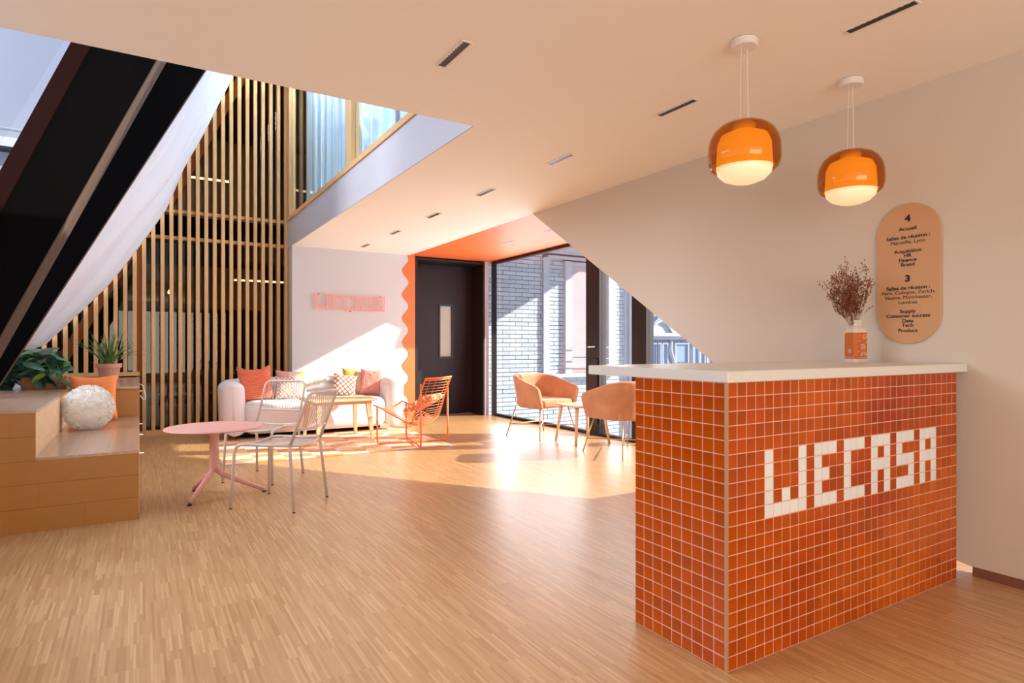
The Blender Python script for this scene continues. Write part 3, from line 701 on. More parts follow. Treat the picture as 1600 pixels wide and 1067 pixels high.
# fluffy round cushion
fc = empty('round_cushion', (-.375, 6.36, .655)); tag(fc, 'round cream long-haired cushion on the lower bench', 'cushion')
core = MB(); rad = Vector((.176, .115, .178))
core.grid(lambda u, v: (rad.x * math.sin(PI * v) * math.cos(2 * PI * u), rad.y * math.sin(PI * v) * math.sin(2 * PI * u), rad.z * math.cos(PI * v)), 28, 16)
obj('cushion_core', core, 'fur', parent=fc, smooth=True)
fur = MB()
for i in range(5200):
    a = random.uniform(0, 2 * PI); cz = random.uniform(-1, 1); sr = math.sqrt(1 - cz * cz)
    nrm = Vector((sr * math.cos(a), sr * math.sin(a), cz)); p = Vector((nrm.x * rad.x, nrm.y * rad.y, nrm.z * rad.z))
    q = (nrm * .8 + Vector((random.gauss(0, .5), random.gauss(0, .5), random.gauss(-.35, .5)))).normalized() * random.uniform(.018, .032)
    sd = nrm.cross(q).normalized() * .0032
    fur.add([p + sd, p - sd, p + q * .6 - sd * .6 + nrm * .004, p + q - nrm * .005], [(0, 1, 2), (0, 2, 3)])
tag(obj('long_fur', fur, 'fur', parent=fc, smooth=True), kind='stuff')

def pillow_mb(w, h, t, seed=0, ears=.0, n=20, wr=.004):
    rnd = random.Random(seed); ph = [rnd.uniform(0, 6) for _ in range(4)]
    mb = MB()
    for sgn in (1, -1):
        def fn(u, v):
            a = 2 * u - 1; b = 2 * v - 1
            e = max(0, (1 - a ** 4)) ** .5 * max(0, (1 - b ** 4)) ** .5
            pin = 1 - .10 * (1 - a * a) * abs(b) ** 3; pin2 = 1 - .10 * (1 - b * b) * abs(a) ** 3
            x = a * w / 2 * pin2 ; z = b * h / 2 * pin + ears * (a * a) * max(0, b) ** 2
            y = sgn * (t / 2 * e + wr * e * math.sin(7 * a + ph[0]) * math.sin(6 * b + ph[1]))
            return (x, y, z)
        m2 = MB().grid(fn, n, n)
        if sgn > 0: m2.f = [f[::-1] for f in m2.f]
        mb.add(m2.v, m2.f)
    return mb
def pillow(name, loc, rot, w, h, t, m, label, seed=0, ears=0, group=None, cat='cushion'):
    o = obj(name, pillow_mb(w, h, t, seed, ears), m, smooth=True, loc=loc, rot=rot)
    tag(o, label, cat, group); return o
pillow('square_cushion', (-.37, 7.06, .69), (math.radians(-16), 0, math.radians(3)), .38, .44, .13, 'orangecloth', 'plain orange cushion leaning on the bench cabinet behind the round one', 2)

# trailing plant in a timber trough
def leaf_mesh(name, m, s=1.0):
    n = 10; vs = [(0, 0, 0)]; fs = []
    for i in range(n + 1):
        t = PI * (i / n) 
        # heart outline, one side then mirror
    outl = [(0, 0), (.25, -.12), (.5, .05), (.52, .35), (.36, .72), (.0, 1.15), (-.36, .72), (-.52, .35), (-.5, .05), (-.25, -.12)]
    vs = [(0, .42 * s, -.03 * s)] + [(x * s, y * s, (-.10 * abs(x) * 2 - .12 * max(0, y - .5)) * s) for x, y in outl]
    fs = [(0, i + 1, (i + 1) % 10 + 1) for i in range(10)]
    me = bpy.data.meshes.new(name); me.from_pydata(vs, [], fs); me.materials.append(M[m]); me.update()
    for p in me.polygons: p.use_smooth = True
    return me
tp = empty('trailing_plant', (-.82, 7.35, .777)); tag(tp, 'bushy trailing plant with dark heart-shaped leaves in a timber trough', 'plant')
obj('trough', MB().box(-.12, .22, -.13, -.11, 0, .11).box(-.12, .22, .11, .13, 0, .11).box(-.12, -.10, -.11, .11, 0, .11).box(.20, .22, -.11, .11, 0, .11).box(-.10, .20, -.11, .11, 0, .02), 'brace', parent=tp)
obj('soil', MB().box(-.10, .20, -.11, .11, .02, .09), 'soil', parent=tp)
lm = leaf_mesh('leaf', 'leaf', .13); lm2 = leaf_mesh('leaf', 'leaf_light', .09)
vines = MB(); rl = random.Random(11)
for i in range(60):
    bx = rl.uniform(-.09, .18); by = rl.uniform(-.09, .09); dx = rl.uniform(-.26, .14); dy = rl.gauss(-.10, .12)
    if i < 18: dx = -.24 + rl.gauss(0, .05); bx = -.08; dy = rl.uniform(-.2, .0)
    top = .20 + rl.random() * .17 - .25 * abs(bx + dx + .02)
    end = Vector((bx + dx, by + dy, max(.07, top if i % 3 else top * rl.uniform(.4, .8))))
    if i < 18: end.z = rl.uniform(.03, .26)
    pts = bez((bx, by, .09), (bx + dx * .4, by + dy * .4, end.z + .10), end, 6)
    vines.tube(pts, .003, 5)
    for k in (3, 4, 5, 6):
        if k < 6 and rl.random() < .45: continue
        o = bpy.data.objects.new('leaf', lm2 if rl.random() < .10 else lm); p = pts[k] + Vector((rl.gauss(0, .015), rl.gauss(0, .015), rl.gauss(0, .012)))
        p.z = max(p.z, .05); o.location = p
        o.rotation_euler = (math.radians(rl.uniform(-75, 5)), rl.gauss(0, .4), rl.uniform(-2.6, 2.6) + PI)
        sc_ = rl.uniform(.75, 1.25); o.scale = (sc_, sc_, sc_); link(o, tp)
obj('vines', vines, 'leaf_light', parent=tp)

# spiky plant in terracotta pot
ap = empty('aloe_plant', (-.30, 8.35, .777)); tag(ap, 'spiky green aloe-like plant in a terracotta pot on the bench cabinet', 'plant')
pt = obj('pot', MB().lathe([(.001, .012), (.088, .012), (.112, .155), (.126, .158), (.128, .205), (.112, .205), (.108, .185), (.001, .185)], n=32), 'terracotta', parent=ap, smooth=False)
obj('saucer', MB().lathe([(.001, 0), (.10, 0), (.118, .022), (.106, .022), (.098, .010), (.001, .010)], n=32), 'terracotta', parent=pt)
bms = []
for kind in range(4):
    b = MB(); n = 8; curve = (.1, .28, .5, .8)[kind]; wd = .011
    for i in range(n + 1):
        t = i / n; y = math.sin(curve * t * 1.5) * t * .9; z = t * (1 - .25 * curve * t * 1.2)
        ww = wd * (1 - t) ** .6 + .0005
        b.v += [(-ww, y * .36, z * .42 + ww * .4), (0, y * .36 + .002, z * .42), (ww, y * .36, z * .42 + ww * .4)]
        if i < n: q = i * 3; b.f += [(q, q + 1, q + 4, q + 3), (q + 1, q + 2, q + 5, q + 4)]
    me = bpy.data.meshes.new('blade'); me.from_pydata(b.v, [], b.f); me.materials.append(M['blade']); me.update(); bms.append(me)
for i in range(64):
    k = rl.choice((0, 0, 1, 1, 2, 3)); o = bpy.data.objects.new('blade', bms[k]); a = rl.uniform(0, 2 * PI)
    o.location = (.05 * math.sin(-a) * rl.random(), .05 * math.cos(a) * rl.random(), .175); o.rotation_euler = (rl.uniform(-.35, .12) - .1 * k, rl.gauss(0, .15), a)
    s = rl.uniform(.6, 1.08); o.scale = (s, s, s); link(o, ap)

# ---------------------------------------------------------------- round pink table
rt = empty('round_table', (.50, 5.33, 0)); tag(rt, 'round dusty pink metal table with splayed three-legged base', 'table')
obj('tabletop', MB().lathe([(.001, .536), (.345, .536), (.352, .541), (.352, .546), (.347, .551), (.001, .551)], n=64), 'pink', parent=rt, smooth=False)
obj('column', MB().lathe([(.040, .20), (.038, .24), (.034, .40), (.036, .52), (.06, .5355), (.001, .5355)][::1], n=20), 'pink', parent=rt, smooth=True)
for fx, fy in ((-.185, -.21), (.365, -.03), (-.12, .285)):
    d_ = Vector((fx, fy, 0)).normalized(); e = Vector((fx, fy, .022))
    pts = [d_ * .012 + Vector((0, 0, .36)), d_ * .016 + Vector((0, 0, .26))] + bez(d_ * .018 + Vector((0, 0, .23)), d_ * .02 + Vector((0, 0, .19)), d_ * .09 + Vector((0, 0, .155)), 5) + [e]
    l_ = obj('leg', MB().tube(pts, [.022] * (len(pts) - 1) + [.017], 10), 'pink', parent=rt, smooth=True)
    obj('foot_pad', MB().lathe([(.001, 0), (.016, 0), (.016, .010), (.001, .010)], (e.x, e.y, 0), 12), 'blackplastic', parent=l_)

# ---------------------------------------------------------------- rod chairs
def rod_chair(loc, fwd, label):
    t = empty('rod_chair', (loc[0], loc[1], 0), math.atan2(fwd[1], fwd[0]) - PI / 2); tag(t, label, 'chair', 'beige rod chairs')
    R = .0115
    for s in (-1, 1):
        l1 = obj('leg', MB().tube(fillet([(s * .235, .255, .008), (s * .215, .235, .465), (s * .215, .10, .468)], .07), R, 10), 'beige', parent=t, smooth=True)
        obj('foot_pad', MB().lathe([(.001, 0), (.011, 0), (.011, .008), (.001, .008)], (s * .235, .255, 0), 10), 'blackplastic', parent=l1)
        l2 = obj('leg', MB().tube([(s * .235, -.25, .008), (s * .212, -.205, .44), (s * .210, -.205, .47)], R, 10), 'beige', parent=t, smooth=True)
        obj('foot_pad', MB().lathe([(.001, 0), (.011, 0), (.011, .008), (.001, .008)], (s * .235, -.25, 0), 10), 'blackplastic', parent=l2)
    fr = []
    fr = [(-.21, -.205, .468), (-.205, -.335, .80)] + bez((-.205, -.335, .80), (-.200, -.352, .845), (-.145, -.356, .848), 5) + \
         bez((.145, -.356, .848), (.200, -.352, .845), (.205, -.335, .80), 5) + [(.21, -.205, .468)]
    bk = obj('back_frame', MB().tube(fr, R, 10).tube(bez((-.208, -.252, .585), (0, -.315, .578), (.208, -.252, .585), 8), R * .85, 8), 'beige', parent=t, smooth=True)
    for k in range(13):
        x = -.168 + k * .028; yb = -.252 - .0315 * (1 - (x / .208) ** 2)
        obj('back_rod', MB().tube([(x, yb, .583), (x, -.33 - .02 * (1 - (x / .2) ** 2), .76), (x, -.354, .845)], .0032, 5), 'beige', parent=bk)
    sf = [(-.215, .10, .468), (-.21, -.205, .468)]
    st = obj('seat_frame', MB().tube([(-.215, .12, .468), (-.212, -.21, .468)], R, 10).tube([(.215, .12, .468), (.212, -.21, .468)], R, 10)
             .tube(bez((-.212, -.20, .468), (0, -.235, .435), (.212, -.20, .468), 8), R * .9, 8)
             .tube(bez((-.215, .21, .462), (0, .235, .43), (.215, .21, .462), 8), R * .9, 8), 'beige', parent=t, smooth=True)
    for k in range(13):
        x = -.18 + k * .03; sag = .016 * (1 - (x / .21) ** 2)
        obj('seat_rod', MB().tube([(x, -.215, .466 - sag), (x, 0, .458 - sag * 1.3), (x, .222, .458 - sag)], .0034, 5), 'beige', parent=st)
    return t
rod_chair((.91, 4.858), (-.73, .68), 'beige rod chair with its slatted back towards the room, in front of the pink table')
rod_chair((.957, 5.858), (-.665, -.745), 'beige rod chair behind the pink table, facing forward before the white sofa')

# ---------------------------------------------------------------- rug
def rug_material():
    m = bpy.data.materials.new('orange check weave'); m.use_nodes = True; nt = m.node_tree; b = nt.nodes['Principled BSDF']; Lk = nt.links.new
    t = nt.nodes.new('ShaderNodeTexCoord'); n = nt.nodes.new('ShaderNodeTexNoise'); n.inputs['Scale'].default_value = 3
    vm = nt.nodes.new('ShaderNodeVectorMath'); vm.operation = 'SCALE'; vm.inputs['Scale'].default_value = .10
    va = nt.nodes.new('ShaderNodeVectorMath'); Lk(t.outputs['Object'], n.inputs['Vector']); Lk(n.outputs['Color'], vm.inputs[0])
    Lk(t.outputs['Object'], va.inputs[0]); Lk(vm.outputs[0], va.inputs[1])
    br = nt.nodes.new('ShaderNodeTexChecker'); mp = nt.nodes.new('ShaderNodeMapping'); mp.inputs['Scale'].default_value = (3.4, 5.2, 1)
    br.inputs['Scale'].default_value = 1; Lk(va.outputs[0], mp.inputs[0]); Lk(mp.outputs[0], br.inputs['Vector'])
    n2 = nt.nodes.new('ShaderNodeTexNoise'); n2.inputs['Scale'].default_value = 2.2; cr = nt.nodes.new('ShaderNodeValToRGB')
    cr.color_ramp.elements[0].position = .45; cr.color_ramp.elements[1].position = .55
    cr.color_ramp.elements[0].color = srgb(238, 216, 206); cr.color_ramp.elements[1].color = srgb(226, 200, 206)
    Lk(t.outputs['Object'], n2.inputs['Vector']); Lk(n2.outputs['Fac'], cr.inputs[0]); Lk(cr.outputs[0], br.inputs['Color1'])
    cr3 = nt.nodes.new('ShaderNodeValToRGB'); cr3.color_ramp.elements[0].position = .4; cr3.color_ramp.elements[1].position = .6
    cr3.color_ramp.elements[0].color = srgb(242, 152, 72); cr3.color_ramp.elements[1].color = srgb(240, 176, 104); Lk(n2.outputs['Fac'], cr3.inputs[0]); Lk(cr3.outputs[0], br.inputs['Color2'])
    Lk(br.outputs['Color'], b.inputs['Base Color']); b.inputs['Roughness'].default_value = .95; b.inputs['Specular IOR Level'].default_value = .1
    n4 = nt.nodes.new('ShaderNodeTexNoise'); n4.inputs['Scale'].default_value = 150; bp = nt.nodes.new('ShaderNodeBump'); bp.inputs['Strength'].default_value = .4
    Lk(n4.outputs['Fac'], bp.inputs['Height']); Lk(bp.outputs[0], b.inputs['Normal']); return m
rug = obj('rug', MB().box(-1.24, 1.24, -.90, .90, .001, .009), rug_material(), loc=(1.96, 7.52, 0), rot=(0, 0, math.radians(-1.5)), bevel=.003)
tag(rug, 'orange and white chequered woven rug under the low table and wire chair', 'rug')

# ---------------------------------------------------------------- sofa
sf = empty('sofa', (2.04, 8.71, 0)); tag(sf, 'rounded white boucle sofa against the white wall', 'sofa')
def slabpath(path, prof, closedprof=True):
    """sweep a closed 2D profile (offset outward, z) along a plan path; path gives (point, outward normal, scale)"""
    mb = MB(); n = len(prof)
    for (p, nn, sc, zs) in path:
        for (o_, z_) in prof: mb.v.append((p[0] + nn[0] * o_ * sc, p[1] + nn[1] * o_ * sc, z_ * zs))
    m_ = len(path)
    for i in range(m_ - 1):
        for k in range(n): mb.f.append((i * n + k, i * n + (k + 1) % n, (i + 1) * n + (k + 1) % n, (i + 1) * n + k))
    mb.f.append(tuple(range(n))[::-1]); mb.f.append(tuple((m_ - 1) * n + k for k in range(n))); return mb
def rr_prof(w0, w1, z0, z1, r, n=5):
    P = []
    for (cx, cz, a0) in ((w1 - r, z1 - r, 0), (w0 + r, z1 - r, PI / 2), (w0 + r, z0 + r, PI), (w1 - r, z0 + r, 3 * PI / 2)):
        for i in range(n + 1): a = a0 + PI / 2 * i / n; P.append((cx + r * math.cos(a), cz + r * math.sin(a)))
    return P
path = []
HWs, DP = 1.06, .30
N = 12
def addp(x, y, nx, ny, sc=1, zs=1): path.append(((x, y), (nx, ny), sc, zs))
cr_ = .36
for i, (yy, sc, zs) in enumerate(((-.50, .15, .93), (-.485, .5, .955), (-.46, .78, .97), (-.42, .93, .985), (-.36, 1, .99), (-.2, 1, 1), (0, 1, 1))): addp(-HWs, yy, -1, 0, sc, zs)
for i in range(N + 1):
    a = PI - PI / 2 * i / N; addp(-HWs + cr_ + cr_ * math.cos(a), DP - cr_ + cr_ * math.sin(a), math.cos(a), math.sin(a), 1, 1 + .02 * i / N)
for x in (-.3, 0, .3): addp(x, DP, 0, 1, 1, 1.02)
for i in range(N + 1):
    a = PI / 2 - PI / 2 * i / N; addp(HWs - cr_ + cr_ * math.cos(a), DP - cr_ + cr_ * math.sin(a), math.cos(a), math.sin(a), 1, 1.02 - .02 * i / N)
for i, (yy, sc, zs) in enumerate(((0, 1, 1), (-.2, 1, 1), (-.36, 1, .99), (-.42, .93, .985), (-.46, .78, .97), (-.485, .5, .955), (-.50, .15, .93))): addp(HWs, yy, 1, 0, sc, zs)
pf = rr_prof(-.15, .13, .07, .735, .11, 6)
pf = [(o_ - .05 * (1 - min(1, z_ / .35)) ** 1.5, z_) for o_, z_ in pf]
obj('backrest', slabpath(path, pf), 'sofa', parent=sf, smooth=True)
def rbox(x0, x1, y0, y1, z0, z1, r, n=6):
    mb = MB(); P = []
    def col(z, ins):
        out = []
        for cx, cy, a0 in ((x1 - r, y1 - r, 0), (x0 + r, y1 - r, PI / 2), (x0 + r, y0 + r, PI), (x1 - r, y0 + r, 3 * PI / 2)):
            for i in range(n + 1):
                a = a0 + PI / 2 * i / n; rr_ = r - ins
                out.append((cx + rr_ * math.cos(a), cy + rr_ * math.sin(a), z))
        return out
    rz = min(r * .9, (z1 - z0) / 2.05); levels = []
    for i in range(n + 1): a = PI / 2 * i / n; levels.append((z0 + rz - rz * math.cos(a), rz - rz * math.sin(a)))
    for i in range(n + 1): a = PI / 2 * i / n; levels.append((z1 - rz + rz * math.sin(a), rz - rz * math.cos(a)))
    for z, ins in levels: P.append(col(z, ins))
    k = len(P[0]); mb.v = [p for c in P for p in c]
    for i in range(len(P) - 1):
        for j in range(k): mb.f.append((i * k + j, i * k + (j + 1) % k, (i + 1) * k + (j + 1) % k, (i + 1) * k + j))
    mb.f.append(tuple(range(k))[::-1]); mb.f.append(tuple((len(P) - 1) * k + j for j in range(k))); return mb
obj('seat', rbox(-.92, .92, -.50, .20, .065, .475, .13), 'sofa', parent=sf, smooth=True)
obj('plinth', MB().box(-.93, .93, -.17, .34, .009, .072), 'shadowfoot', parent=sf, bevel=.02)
obj('seam', MB().tube([(-.9, -.44, .455), (-.55, -.505, .42), (0, -.51, .415), (.8, -.50, .42)], .004, 6), 'sofa', parent=sf, smooth=True)
fl = MB(); rf = random.Random(3)
for i in range(900):
    x = rf.uniform(-.10, .42); t = rf.random()
    z = .66 + .09 * (1 - t) * (1 - abs(x - .16) / .3)
    p = Vector((x, .16 + .05 * t, z)); q = Vector((rf.gauss(0, .02), -.012 + rf.gauss(0, .01), -.045 - .03 * rf.random()))
    fl.add([p + Vector((.003, 0, 0)), p - Vector((.003, 0, 0)), p + q * .6 + Vector((0, -.01, 0)), p + q], [(0, 1, 2), (1, 3, 2)])
th = empty('fur_throw', (2.24, 8.875, .752)); tag(th, 'white shaggy throw over the middle of the sofa back', 'throw')
obj('throw_cloth', MB().grid(lambda u, v: (-.27 + .54 * u, (-.045, -.042, -.03, .01, .10)[min(4, int(v * 4 + .5))], (-.20 + .02 * math.sin(u * 7), -.08, -.01, .012, .012)[min(4, int(v * 4 + .5))]), 14, 4), 'sofa', parent=th, solid=.008, smooth=True, loc=(0, .0, .0))
fl.v = [(x - .16, y - .22, z - .745) for x, y, z in fl.v]
tag(obj('shaggy_hair', fl, 'fur', parent=th), kind='stuff')

# cushion patterns
def lattice(name, base, line, sc_=14, th_=.1, rot=PI / 4):
    m = bpy.data.materials.new(name); m.use_nodes = True; nt = m.node_tree; b = nt.nodes['Principled BSDF']; Lk = nt.links.new
    t = nt.nodes.new('ShaderNodeTexCoord'); mp = nt.nodes.new('ShaderNodeMapping'); mp.inputs['Rotation'].default_value = (PI / 2, 0, 0)
    mp2 = nt.nodes.new('ShaderNodeMapping'); mp2.inputs['Rotation'].default_value = (0, 0, rot); mp2.inputs['Scale'].default_value = (1.0, 1.0, 1)
    br = nt.nodes.new('ShaderNodeTexBrick'); br.offset = 0; br.inputs['Scale'].default_value = sc_; br.inputs['Brick Width'].default_value = .7; br.inputs['Row Height'].default_value = .7
    br.inputs['Mortar Size'].default_value = th_; br.inputs['Color1'].default_value = base; br.inputs['Color2'].default_value = base; br.inputs['Mortar'].default_value = line
    Lk(t.outputs['Object'], mp.inputs[0]); Lk(mp.outputs[0], mp2.inputs[0]); Lk(mp2.outputs[0], br.inputs['Vector']); Lk(br.outputs['Color'], b.inputs['Base Color'])
    b.inputs['Roughness'].default_value = .95; return m
def striped(name, stops):
    m = bpy.data.materials.new(name); m.use_nodes = True; nt = m.node_tree; b = nt.nodes['Principled BSDF']; Lk = nt.links.new
    t = nt.nodes.new('ShaderNodeTexCoord'); s = nt.nodes.new('ShaderNodeSeparateXYZ'); mr = nt.nodes.new('ShaderNodeMapRange'); mr.inputs[1].default_value = -.22; mr.inputs[2].default_value = .22
    cr = nt.nodes.new('ShaderNodeValToRGB'); cr.color_ramp.interpolation = 'CONSTANT'
    while len(cr.color_ramp.elements) < len(stops): cr.color_ramp.elements.new(.5)
    for i, (p, c) in enumerate(stops): cr.color_ramp.elements[i].position = p; cr.color_ramp.elements[i].color = c
    Lk(t.outputs['Object'], s.inputs[0]); Lk(s.outputs['X'], mr.inputs[0]); Lk(mr.outputs[0], cr.inputs[0]); Lk(cr.outputs[0], b.inputs['Base Color']); b.inputs['Roughness'].default_value = .9; return m
lat = lattice('diamond lattice weave', srgb(240, 226, 216), srgb(160, 92, 64))
lat2 = lattice('fine lattice weave', srgb(244, 234, 226), srgb(190, 140, 118), 20)
kn = empty('knitted_cushion', (1.30, 8.60, .675), 0.0); kn.rotation_euler = (math.radians(-14), math.radians(-4), math.radians(6))
tag(kn, 'coral chunky knitted cushion at the sofa arm next to the slats', 'cushion')
obj('cushion_body', pillow_mb(.43, .42, .17, 5, .05), 'knit', parent=kn, smooth=True)
kb = MB()
for r in range(15):
    z0 = -.19 + r * .0275
    P = []
    for i in range(23):
        a = -1 + 2 * i / 22; b = z0 / .21; e = max(0, 1 - a ** 4) ** .5 * max(0, 1 - b ** 4) ** .5
        P.append((a * .205 * (1 - .10 * (1 - b * b) * abs(a) ** 3), -.085 * e - .004, z0 * (1 - .1 * (1 - a * a) * abs(b) ** 3) + .05 * a * a * max(0, b) ** 2 + .004 * math.sin(i * 2.4 + r)))
    kb.tube(P, [.009 + .003 * math.sin(i * 1.9 + r * 2) for i in range(23)], 6)
obj('knit_ribs', kb, 'knit', parent=kn, smooth=True)
pillow('striped_cushion', (1.77, 8.71, .66), (math.radians(-14), math.radians(3), 0), .42, .38, .13, striped('pink white yellow stripes', [(0, srgb(232, 176, 160)), (.38, srgb(240, 214, 202)), (.66, srgb(238, 206, 120)), (.86, srgb(240, 230, 220))]), 'pink and white cushion with a yellow stripe behind the lattice cushion', 3)
pillow('lattice_cushion', (1.71, 8.55, .625), (math.radians(-18), math.radians(2), math.radians(-2)), .36, .31, .12, lat2, 'cream lattice cushion beside the coral knitted cushion', 4)
pillow('lattice_cushion', (2.46, 8.58, .635), (math.radians(-16), math.radians(8), math.radians(-6)), .33, .31, .12, lat, 'cream cushion with brown diamond lattice, on the sofa seat before the mustard one', 6)
pillow('mustard_cushion', (2.66, 8.73, .67), (math.radians(-12), math.radians(4), 0), .40, .38, .12, striped('mustard and beige blocks', [(0, srgb(222, 176, 92)), (.5, srgb(226, 204, 184))]), 'mustard and beige cushion between lattice and pink cushions', 7)
pk = empty('pink_cushion', (2.85, 8.60, .66)); pk.rotation_euler = (math.radians(-14), math.radians(5), math.radians(-14)); tag(pk, 'pink cushion with white drawn line pattern at the sofa arm next to the orange panel', 'cushion')
obj('cushion_body', pillow_mb(.32, .38, .13, 8), mat('rose cotton', srgb(232, 150, 138), .9), parent=pk, smooth=True)
ln = MB()
def onp(x, z):
    a = x / .16; b = z / .19; e = max(0, 1 - a ** 4) ** .5 * max(0, 1 - b ** 4) ** .5; return (x, -.065 * e - .002, z)
for P in ([(.02 + .05 * math.cos(t), .12 + .03 * math.sin(t)) for t in [i * .4 for i in range(17)]], [(-.12, -.1), (-.03, -.04), (.06, .03), (.10, .10)], [(-.09, .15), (-.11, .02), (-.08, -.14)],
          [(-.13, .0), (-.09, -.04), (-.12, -.08)], [(.02 + .025 * math.cos(t), .12 + .014 * math.sin(t)) for t in [i * .5 for i in range(14)]], [(.12, .15), (.09, -.02), (-.02, -.12)]):
    ln.tube([onp(*p) for p in P], .0035, 5)
obj('line_embroidery', ln, 'cream', parent=pk)

# ---------------------------------------------------------------- low pale table in front of the sofa
lt = empty('low_table', (2.14, 7.77, .009)); tag(lt, 'low pale birch table on the rug in front of the sofa', 'table')
obj('tabletop', rbox(-.42, .42, -.34, .34, .487, .515, .06, 4), 'wood_light', parent=lt, smooth=False)
obj('apron', MB().box(-.35, .35, -.28, -.255, .45, .487).box(-.35, .35, .255, .28, .45, .487).box(-.35, -.325, -.255, .255, .45, .487).box(.325, .35, -.255, .255, .45, .487), 'wood_light', parent=lt)
for sx in (-1, 1):
    for sy in (-1, 1):
        obj('leg', MB().add([(sx * .335 + a * .034, sy * .355 + b * .024, 0) for a, b in ((-.55, -.55), (.55, -.55), (.55, .55), (-.55, .55))] +
                            [(sx * .30 + a * .032, sy * .27 + b * .028, .488) for a, b in ((-1, -1), (1, -1), (1, 1), (-1, 1))],
                            [(0, 3, 2, 1), (4, 5, 6, 7), (0, 1, 5, 4), (1, 2, 6, 5), (2, 3, 7, 6), (3, 0, 4, 7)]), 'wood_light', parent=lt, bevel=.004)

# ---------------------------------------------------------------- orange wire lounge chair
oc = empty('wire_lounge_chair', (2.83, 6.97, .009), math.atan2(.814, -.58) - PI / 2); tag(oc, 'orange wire lounge chair on the edge of the rug', 'chair')
# local +y is forward, x across
W2 = .31
for s in (-1, 1):
    for nm, yy, zt in (('leg', .30, .45), ('leg', -.30, .735)):
        obj(nm, MB().tube(fillet([(s * W2, yy, zt), (s * W2, yy, .014), (s * W2 * .8, yy * .8, .014)], .05), .011, 10), 'orangewire', parent=oc, smooth=True)
obj('cross_base', MB().tube([(-W2 * .85, .255, .014), (W2 * .85, -.255, .014)], .010, 8).tube([(W2 * .85, .255, .016), (-W2 * .85, -.255, .016)], .010, 8), 'orangewire', parent=oc, smooth=True)
sprof = [(.36, .47), (.28, .445), (.12, .375), (-.06, .30), (-.14, .275), (-.18, .30), (-.22, .42), (-.28, .60), (-.345, .77), (-.36, .80)]
def sat(t):
    k = t * (len(sprof) - 1); i = min(int(k), len(sprof) - 2); f = k - i
    return (sprof[i][0] * (1 - f) + sprof[i + 1][0] * f, sprof[i][1] * (1 - f) + sprof[i + 1][1] * f)
def spt(u, t):
    y, z = sat(t); dip = .06 * (1 - u * u)
    back = max(0, min(1, (t - .45) / .2))
    return (u * (W2 - .01), y - dip * back * .9, z - dip * (1 - back))
shell = obj('shell_frame', MB().tube([spt(-1, i / 24) for i in range(25)] + [spt(-1 + 2 * i / 12, 1) for i in range(1, 12)] + [spt(1, 1 - i / 24) for i in range(25)] + [spt(1 - 2 * i / 12, 0) for i in range(1, 12)], .0085, 8, closed=True), 'orangewire', parent=oc, smooth=True)
obj('fold_brace', MB().tube([spt(-1, .47), spt(-.4, .46), spt(.4, .46), spt(1, .47)], .008, 8), 'orangewire', parent=shell, smooth=True)
for k in range(1, 46):
    t = k / 46
    obj('cross_wire', MB().tube([spt(-1 + 2 * i / 8, t) for i in range(9)], .0028, 5), 'orangewire', parent=shell)
for u in (-.75, -.4, .4, .75):
    obj('long_wire', MB().tube([spt(u, i / 24) for i in range(25)], .0032, 5), 'orangewire', parent=shell)
pillow('seat_cushion', (2.92, 6.86, .50), (math.radians(62), 0, math.atan2(.814, -.58) - PI / 2), .40, .40, .10, lattice('orange white weave', srgb(240, 216, 200), srgb(232, 130, 70), 12, .16, .5), 'white and orange patterned cushion inside the orange wire chair', 9)

